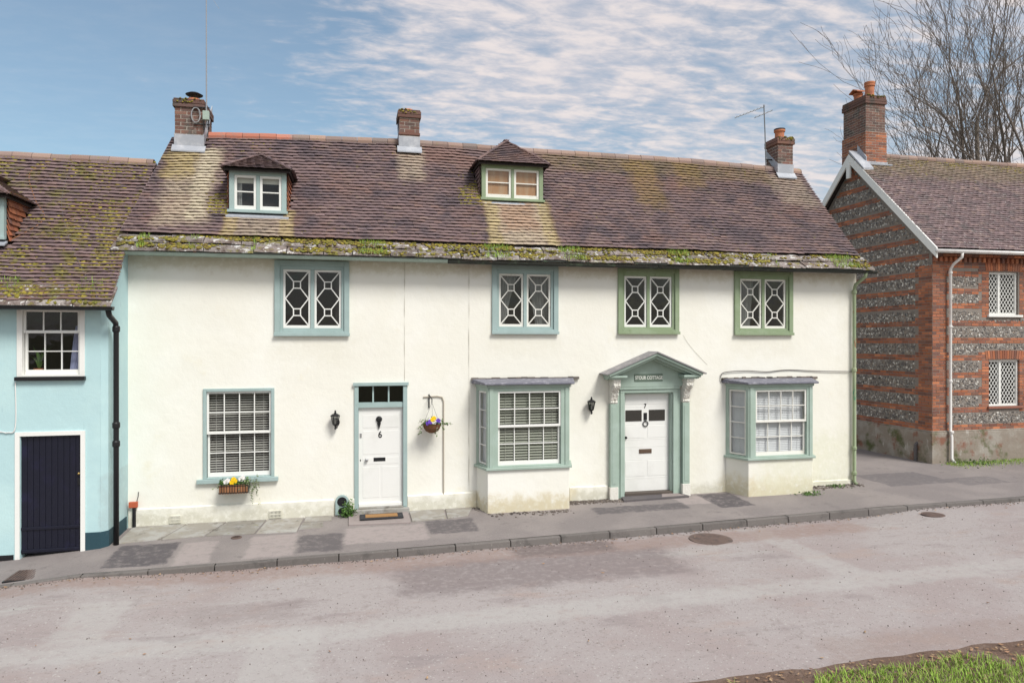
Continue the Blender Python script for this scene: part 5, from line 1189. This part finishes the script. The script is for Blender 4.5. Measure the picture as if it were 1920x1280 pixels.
# ------------------------------------------------------------------ bare trees behind the brick house
def bare_tree(name, label, x, y, z, h, seed, stems, spread, r0):
    rnd = random.Random(seed); t = thing(name, label, 'tree', (x, y, z), 'bare trees behind the houses'); tr, br = MB(), MB()
    cnt = [0]
    def grow(p, d, length, r, lvl):
        n = 5 if lvl < 2 else 4; pts = [p]; rs = [r]; q = p.copy(); dd = d.copy(); kids = []
        for k in range(n):
            dd = (dd + Vector((rnd.gauss(0, .10), rnd.gauss(0, .10), rnd.gauss(.03, .06))) * (1 + .3 * lvl)).normalized()
            q = q + dd * (length / n); pts.append(q.copy()); rs.append(max(.009, r * (1 - .62 * (k + 1) / n))); kids.append((q.copy(), dd.copy(), rs[-1], (k + 1) / n))
        (tr if lvl == 0 else br).tube(pts, rs, (8, 6, 5, 3, 3, 3)[lvl], False); cnt[0] += 1
        if lvl >= 4: return
        for (kp, kd, kr, f) in kids:
            if lvl == 0 and f < .38: continue
            m = (2, 1, 1, 1)[lvl] if f < 1 else (2, 2, 2, 1)[lvl]
            for _ in range(m):
                if rnd.random() < (.15, .18, .28, .35)[lvl]: continue
                side = Vector((rnd.gauss(0, 1), rnd.gauss(0, 1), rnd.gauss(.15, .5))); side = (side - kd * side.dot(kd)).normalized()
                a = rnd.uniform(.35, .85) * spread; nd = (kd * math.cos(a) + side * math.sin(a)); nd.z += .12; nd.normalize()
                grow(kp, nd, length * rnd.uniform(.42, .66) * (1.05 - .3 * f * (lvl == 0)), max(.011, kr * rnd.uniform(.5, .75)), lvl + 1)
    for s in range(stems):
        a = 6.28 * s / stems + rnd.random(); tilt = (.10 + .16 * rnd.random()) if stems > 1 else .03
        grow(Vector((x + .3 * math.cos(a) * (stems > 1), y + .3 * math.sin(a) * (stems > 1), z - .3)), Vector((math.sin(tilt) * math.cos(a), math.sin(tilt) * math.sin(a), 1)).normalized(), h * rnd.uniform(.62, .74), r0 * rnd.uniform(.75, 1), 0)
    tr.build('trunk', 'bark', t, smooth_=True); br.build('branches', 'twig', t, smooth_=True)
bare_tree('bare_tree', 'tall multi-stemmed bare tree at the right edge, behind the brick house roof', 31.6, 14.0, .3, 21, 3, 4, .62, .24)
bare_tree('bare_tree', 'slender bare tree just right of the tall brick chimney', 28.3, 15.0, .3, 15.0, 14, 1, .5, .15)
bare_tree('bare_tree', 'bare tree between the tall chimney and the thick right hand trunks', 32.5, 17.5, .3, 19, 23, 2, .7, .18)
bare_tree('bare_tree', 'low twiggy bare tree in the gap left of the tall brick chimney', 20.6, 13.2, .2, 9.6, 8, 1, .9, .08)
bare_tree('bare_tree', 'bare tree at far right with its crown cut by the photo edge', 35.5, 16.0, .3, 20, 31, 2, .8, .2)

# ------------------------------------------------------------------ fittings and small things
def lantern(x, z, label):
    t = thing('wall_lantern', label, 'lantern', (x, 0, z), 'carriage lanterns by the doors'); n = 6; cy = -.13
    MB().lathe((x, cy, z), ((.012, -.17), (.02, -.155), (.012, -.13), (.018, -.10), (.04, -.09), (.045, -.08)), 12).build('tail', 'iron', t)
    mb = MB().lathe((x, cy, z), ((.085, .075), (.09, .085), (.05, .115), (.02, .125), (.026, .14), (.012, .15), (.02, .165), (.004, .185)), 12); mb.build('cap', 'iron', t)
    mb = MB()
    for k in range(n): a = 2 * math.pi * k / n; mb.bar((x + .045 * math.cos(a), cy + .045 * math.sin(a), z - .08), (x + .078 * math.cos(a), cy + .078 * math.sin(a), z + .078), .009, .009, (math.cos(a), math.sin(a), 0))
    mb.build('cage', 'iron', t); MB().lathe((x, cy, z), ((.040, -.078), (.072, .074)), 6, False).build('glass_body', 'lamp_glass', t); MB().lathe((x, cy, z), ((.018, -.07), (.022, .0), (.008, .03)), 8).build('bulb', 'blind_white', t)
    mb = MB().tube([(x, cy, z - .12), (x + .03, -.09, z - .15), (x + .035, -.04, z - .10), (x + .03, -.015, z - .06)], .011, 8); mb.v += []; mb.build('arm', 'iron', t)
    mb = MB().lathe((0, 0, 0), ((.05, 0), (.05, .012), (.03, .022)), 14); mb.v = [(x + .03 + a, -.01 - c, z - .05 + b * 1.4) for a, b, c in mb.v]; mb.build('back_plate', 'iron', t)
lantern(-.30, 1.80, 'black wall lantern left of the white door numbered 6'); lantern(4.68, 1.96, 'black wall lantern between the middle bay window and the porch')
def leaf_cloud(name, parent, pts, m, s0, s1):
    mb = MB()
    for p in pts:
        s = random.uniform(s0, s1); a = Vector((random.gauss(0, 1), random.gauss(0, 1), random.gauss(0, 1))).normalized(); b = a.orthogonal().normalized(); b = Matrix.Rotation(random.uniform(0, 6.3), 3, a) @ b; c = a.cross(b); p = Vector(p)
        i = len(mb.v); mb.v += [tuple(p - b * s), tuple(p + c * s * .5 + a * s * .15), tuple(p + b * s), tuple(p - c * s * .5 + a * s * .15)]; mb.f += [(i, i + 1, i + 2), (i, i + 2, i + 3)]
    o = mb.build(name, m, parent); o['kind'] = 'stuff'; return o
def flower(parent, p, m, s=.045):
    mb = MB(); p = Vector(p)
    for k in range(5):
        a = 2 * math.pi * k / 5 + .3; q = p + Vector((math.cos(a) * s * .55, -.008, math.sin(a) * s * .55)); i = len(mb.v)
        mb.v += [tuple(q + Vector((math.cos(b) * s * .55, -.01 * math.cos(b * 2), math.sin(b) * s * .55))) for b in [2 * math.pi * j / 8 for j in range(8)]]; mb.f.append(tuple(range(i, i + 8)))
    mb.v = [(x, y - .002 * (n // 8), z) for n, (x, y, z) in enumerate(mb.v)]
    return mb.build('flower', m, parent)
def trail(p, n, dx, dz): return [(p[0] + dx * k / n + random.uniform(-.02, .02), p[1] + random.uniform(-.03, .02), p[2] + dz * k / n + random.uniform(-.015, .015)) for k in range(n)]
bx, by, bz = 1.47, -.24, 1.70
t = thing('basket_bracket', 'black iron bracket on a bent grey wall pipe above the hanging basket', 'bracket', (1.42, 0, 2.2))
MB().tube([(1.33, -.02, 2.19), (1.60, -.02, 2.20), (1.69, -.02, 2.18), (1.72, -.02, 2.10), (1.72, -.02, .06)], .012, 6).build('wall_pipe', 'cable_pale', t); MB().tube([(1.44, -.015, 2.24), (1.44, -.02, 1.98)], .012, 6).build('wall_bar', 'iron', t); MB().tube([(1.44, -.02, 2.20), (1.45, -.12, 2.21), (bx, by, 2.16), (bx, by, 2.10)], .009, 6).build('arm', 'iron', t)
t = thing('hanging_basket', 'round wicker hanging basket of purple, yellow and white pansies', 'hanging basket', (bx, by, bz - .17))
MB().lathe((bx, by, bz - .17), ((.05, 0), (.11, .03), (.155, .09), (.178, .17), (.185, .175), (.17, .175), (.14, .10)), 22).build('basket', 'wicker', t)
MB().lathe((bx, by, bz - .02), ((.168, 0), (.10, .03), (.01, .04)), 18).build('soil', 'soil', t)
mb = MB()
for k in range(3): a = 2 * math.pi * k / 3 + .5; mb.tube([(bx + .17 * math.cos(a), by + .17 * math.sin(a), bz), (bx, by, bz + .40)], .003, 4)
mb.build('chain', 'iron', t)
pts = [(bx + random.gauss(0, .09), by + random.gauss(0, .09), bz + abs(random.gauss(.02, .035))) for _ in range(320)]
for (sx, dx, dz) in ((-.17, -.12, -.10), (-.16, -.10, -.22), (.17, .20, .0), (.15, .08, -.14), (.02, .06, -.24), (.18, .12, -.03)): pts += trail((bx + sx, by - .05, bz + .01), 16, dx, dz)
leaf_cloud('foliage', t, pts, 'leaf_green', .012, .03); leaf_cloud('trailing_ivy', t, [q for s in ((-.18, -.10, -.08), (.17, .22, .0), (.0, .08, -.22), (.06, .04, -.15)) for q in trail((bx + s[0], by - .12, bz), 16, s[1], s[2])], 'ivy_leaf', .012, .024)
for (dx, dz, m) in ((-.055, .055, 'petal_purple'), (-.085, .03, 'petal_purple'), (.02, .115, 'petal_yellow'), (.05, .06, 'petal_white'), (.02, .05, 'petal_white'), (.10, .07, 'petal_purple'), (-.005, .095, 'petal_yellow')): flower(t, (bx + dx, by - .12 - random.random() * .04, bz + dz), m)
t = thing('window_trough', 'slatted wooden trough with a yellow pansy and ivy below the sash window', 'planter', (-2.02, -.16, .55))
tx0, tx1 = -2.29, -1.80
MB().box(tx0 + .01, tx1 - .01, -.235, -.055, .56, .70).build('liner', 'black_paint', t)
n = 11
for k in range(n): x = tx0 + (tx1 - tx0) * (k + .5) / n; MB().box(x - .017, x + .017, -.25, -.238, .555, .71).build('slat', 'trough_wood', t, bevel=.003)
mb = MB()
for z in (.57, .69): mb.box(tx0 - .005, tx1 + .005, -.258, -.25, z, z + .012)
for x in (tx0, tx1): mb.tube([(x, -.02, .72), (x, -.15, .54), (x, -.25, .57)], .006, 5)
mb.build('iron_cradle', 'iron', t)
leaf_cloud('foliage', t, [(random.uniform(tx0, tx1), random.uniform(-.26, -.06), .72 + abs(random.gauss(.02, .035))) for _ in range(330)], 'leaf_green', .014, .035)
pts = [(random.uniform(-1.95, -1.62), random.uniform(-.28, -.1), .72 + random.gauss(0, .05)) for _ in range(160)]
for k in range(5): pts += trail((-1.72 + .03 * k - .06, -.22, .66), 16, .04 * random.uniform(-1, 1.5), -.18 - .16 * (k % 3 == 1))
pts += trail((tx0, -.22, .70), 14, -.10, -.06)
leaf_cloud('trailing_ivy', t, pts, 'ivy_leaf', .012, .028)
for (dx, dz, m) in ((.25, .13, 'petal_yellow'), (.22, .08, 'petal_yellow'), (.27, .10, 'petal_yellow'), (.12, .09, 'petal_white'), (.15, .11, 'petal_white'), (.37, .13, 'petal_white'), (.40, .15, 'petal_white')): flower(t, (tx0 + dx, -.24, .68 + dz), m, .042)
t = thing('doormat', 'black rubber doormat with a coir centre before door 6', 'doormat', (.53, -.35, .05)); z = zpav(.53, -.3) + .034
MB().box(.14, .92, -.56, -.18, z, z + .014).build('rubber_border', 'mat_rubber', t, bevel=.004); MB().box(.24, .82, -.47, -.26, z + .0145, z + .026).build('coir_centre', 'mat_coir', t)
mb = MB()
for k in range(24): mb.box(.16 + k * .032, .178 + k * .032, -.555, -.49, z + .0145, z + .02)
mb.build('rib', 'mat_rubber', t)
# blinds and curtains behind the glass
blind(FRONT, 'white slatted venetian blind in the flat ground-floor sash window', -2.52, -1.45, .83, 2.34, .13, .044, R(24), 'blind_white', .036)
B1 = Fr((0, -.5), (1, 0)); blind(B1, 'half-open slatted blind in the front of the middle bay window', 2.70, 3.92, .92, 2.32, .10, .052, R(44), 'blind_tan', .047)
blind(B1, 'closed pale slatted blind in the front of the right hand bay window', 8.14, 9.32, .90, 2.26, .13, .036, R(62), 'blind_pale', .040)
blind(Fr((2.36, 0), (.13, -.5)), 'pale slatted blind in the left side light of the middle bay', .09, .44, .92, 2.30, .10, .036, R(60), 'blind_pale', .038)
blind(Fr((7.73, 0), (.23, -.5)), 'pale slatted blind in the left side light of the right hand bay', .09, .47, .90, 2.24, .10, .036, R(60), 'blind_pale', .038)
def curtain(label, m, x0, x1, x2, x3, z0, z1, y):   # top edge x0..x1, bottom edge x2..x3, folded cloth
    mb = MB(); n = 24; rows = 8
    for j in range(rows + 1):
        v = j / rows; a, b = x0 + (x2 - x0) * v ** .7, x1 + (x3 - x1) * v ** .7
        for i in range(n + 1): mb.v.append((a + (b - a) * i / n, y + .018 * math.sin(i * 1.7), z1 + (z0 - z1) * v))
    for j in range(rows):
        for i in range(n): q = j * (n + 1) + i; mb.f.append((q, q + 1, q + n + 2, q + n + 1))
    o = mb.build('curtain', m, None, (x2, y, z0), smooth_=True); return tag(o, label, 'curtain')
curtain('grey curtain drawn back to the left in the second upper window', 'curtain_grey', 2.75, 3.30, 2.75, 2.95, 3.5, 4.68, .22); curtain('grey curtain on the right half of the second upper window', 'curtain_grey', 3.38, 3.95, 3.62, 3.95, 3.5, 4.68, .22)
curtain('grey curtain behind the rightmost upper window', 'curtain_grey', 8.1, 8.55, 8.15, 8.45, 3.5, 4.66, .24); curtain('lilac curtain at the right of the blue house window', 'curtain_lilac', -4.33, -4.22, -4.42, -4.22, 2.76, 3.5, -.86)
t = thing('potted_plant', 'green leafy pot plant on the sill of the blue house window', 'plant', (-4.85, -.88, 2.72)); MB().lathe((-4.85, -.88, 2.72), ((.06, 0), (.08, .10), (.07, .10)), 14).build('pot', 'terracotta', t)
mb = MB()
for k in range(12):
    a = random.uniform(0, 6.3); r = random.uniform(.05, .15); h = random.uniform(.15, .42); p0 = Vector((-4.85, -.88, 2.80)); p1 = p0 + Vector((math.cos(a) * r * .5, math.sin(a) * r * .3, h * .7)); p2 = p0 + Vector((math.cos(a) * r * 1.5, math.sin(a) * r * .5, h)); s = Vector((-math.sin(a), math.cos(a), 0)) * .018
    i = len(mb.v); mb.v += [tuple(p0 - s * .4), tuple(p0 + s * .4), tuple(p1 + s), tuple(p1 - s), tuple(p2)]; mb.f += [(i, i + 1, i + 2, i + 3), (i + 3, i + 2, i + 4)]
mb.build('leaves', 'leaf_green', t)
for k, (a, b, h) in enumerate(((-4.70, -4.60, .09), (-4.58, -4.46, .08))): o = MB().box(a, b, -.93, -.83, 2.71, 2.71 + h).build('white_box', 'white_paint', None, ((a + b) / 2, -.88, 2.71), bevel=.004); tag(o, ('small white box beside the pot plant in the blue house window', 'low white box nearest the curtain in the blue house window')[k], 'box')
o = MB().lathe((-.78, .25, 3.45), ((.03, 0), (.055, .05), (.04, .12), (.05, .15)), 14).build('vase', 'white_paint', None, (-.78, .25, 3.45), smooth_=True); tag(o, 'small pale vase behind the left upper window', 'vase')
# aerials
t = thing('tall_aerial', 'tall thin aerial mast on the left chimney', 'aerial', (-2.86, 1.95, 7.6))
MB().tube([(-2.86, 1.70, 7.55), (-2.86, 1.70, 8.15), (-2.865, 1.70, 11.6)], [.016, .016, .008], 6).build('mast', 'steel', t); MB().tube([(-2.865, 1.7, 10.35), (-2.62, 1.7, 9.98)], .004, 4).build('stay', 'steel', t)
mb = MB().tube([(-3.06 + .11 * math.cos(2 * math.pi * k / 18) * .75, 1.70, 7.80 + .15 * math.sin(2 * math.pi * k / 18)) for k in range(19)], .014, 6, False); mb.build('cable_coil', 'steel', t); MB().box(-2.92, -2.80, 1.62, 1.70, 7.70, 7.88).build('amplifier_box', 'sage_mid', t, bevel=.006)
for z in (7.96, 7.62): MB().bar((-3.1, 1.70, z), (-2.80, 1.70, z), .02, .02).build('bracket', 'iron', t)
for x in (-2.90, -2.82): MB().tube([(x, 1.66, 7.70), (x, 1.66, 7.50)], .012, 5).build('cable_gland', 'iron', t)
t = thing('tv_aerial', 'two-armed television aerial beside the right hand chimney', 'aerial', (10.02, 2.1, 7.5))
MB().tube([(10.06, 2.1, 7.55), (10.03, 2.1, 8.5), (10.0, 2.1, 9.14)], .014, 6).build('mast', 'aerial_metal', t)
for (a, b, n) in (((9.20, 2.1, 8.76), (10.02, 2.1, 9.10), 9), ((9.74, 2.1, 8.80), (10.20, 2.05, 9.0), 5)):
    mb = MB().tube([a, b], .010, 5); A, B = Vector(a), Vector(b)
    for k in range(n): q = A.lerp(B, .04 + .92 * k / (n - 1)); l = .09 if n > 6 else .07; mb.tube([q + Vector((-.02, -l, 0)), q + Vector((.02, l, 0))], .004, 4)
    mb.build('boom', 'aerial_metal', t)
for z in (7.62, 7.78): MB().bar((10.04, 2.1, z), (10.24, 2.1, z), .03, .02).build('bracket', 'iron', t)
# cables
def smooth_path(p, n=6):
    p = [Vector(q) for q in p]; o = []
    for i in range(len(p) - 1):
        a, b, c, d = p[max(i - 1, 0)], p[i], p[i + 1], p[min(i + 2, len(p) - 1)]
        for k in range(n): t = k / n; o.append(.5 * ((2 * b) + (c - a) * t + (2 * a - 5 * b + 4 * c - d) * t * t + (3 * b - a - 3 * c + d) * t ** 3))
    return [tuple(q) for q in o + [p[-1]]]
def cable(name, label, pts, r, m): pts = smooth_path(pts); o = MB().tube(pts, r, 5).build(name, m, None, pts[0]) ; return tag(o, label, 'cable')
cable('roof_cable', 'thin pale cable trailing down the mossy roof of the blue house', [BS(x, t)[:2] + (BS(x, t)[2] + .05,) for x, t in ((-5.18, 4.15), (-5.16, 3.4), (-5.05, 2.7), (-4.8, 2.0), (-4.5, 1.3), (-4.2, .7), (-3.95, .25), (-3.86, .0))], .006, 'cable_grey')
cable('roof_cable', 'rusty cable slanting over the roof beside the blue house dormer', [BS(x, t)[:2] + (BS(x, t)[2] + .05,) for x, t in ((-5.45, 4.1), (-5.8, 3.6), (-5.5, 2.8), (-5.2, 2.2), (-5.6, 1.5), (-5.95, .9))], .009, 'trough_wood')
cable('wall_cable', 'dark cable running from the right bay roof to the green downpipe', [(7.62, -.03, 2.40), (7.60, -.03, 2.52), (7.70, -.03, 2.60), (8.2, -.025, 2.625), (8.7, -.025, 2.60), (9.2, -.025, 2.635), (10.0, -.025, 2.60), (10.8, -.03, 2.585)], .009, 'cable_grey')
cable('wall_cable', 'pale cable looping across the blue wall beside the black door', [(-7.0, -1.10, 1.95), (-5.45, -1.10, 1.87), (-5.2, -1.10, 1.84), (-5.09, -1.10, 1.93), (-5.09, -1.10, 2.62)], .009, 'white_plastic')
# weeds
def weed(label, x, y, z, w, h, n, m='leaf_green'):
    t = thing('weed', label, 'plant', (x, y, z)); leaf_cloud('foliage', t, [(x + random.gauss(0, w * .4), y + random.gauss(0, w * .25), z + abs(random.gauss(h * .4, h * .35))) for _ in range(n)], m, .014, .034)
weed('bushy green weed growing before the boot scraper niche', -.08, -.16, .02, .16, .24, 420)
weed('green weeds growing along the foot of the brick house plinth', 15.6, 1.38, .1, 1.0, .12, 500); weed('low weed at the foot of the right bay window', 9.3, -.62, .06, .3, .05, 120); weed('small weed by the foot of the green downpipe', 10.3, -.16, .07, .3, .06, 120)
o = blades(2600, lambda: (random.uniform(14.7, 19.5), 1.45 - abs(random.gauss(0, .28))), lambda x, y: zpav(x, y) + .003, .02, .07, .004, 1.0).build('grass_strip', 'grass'); o['kind'] = 'stuff'; tag(o, 'thin strip of grass along the foot of the brick house', 'grass')
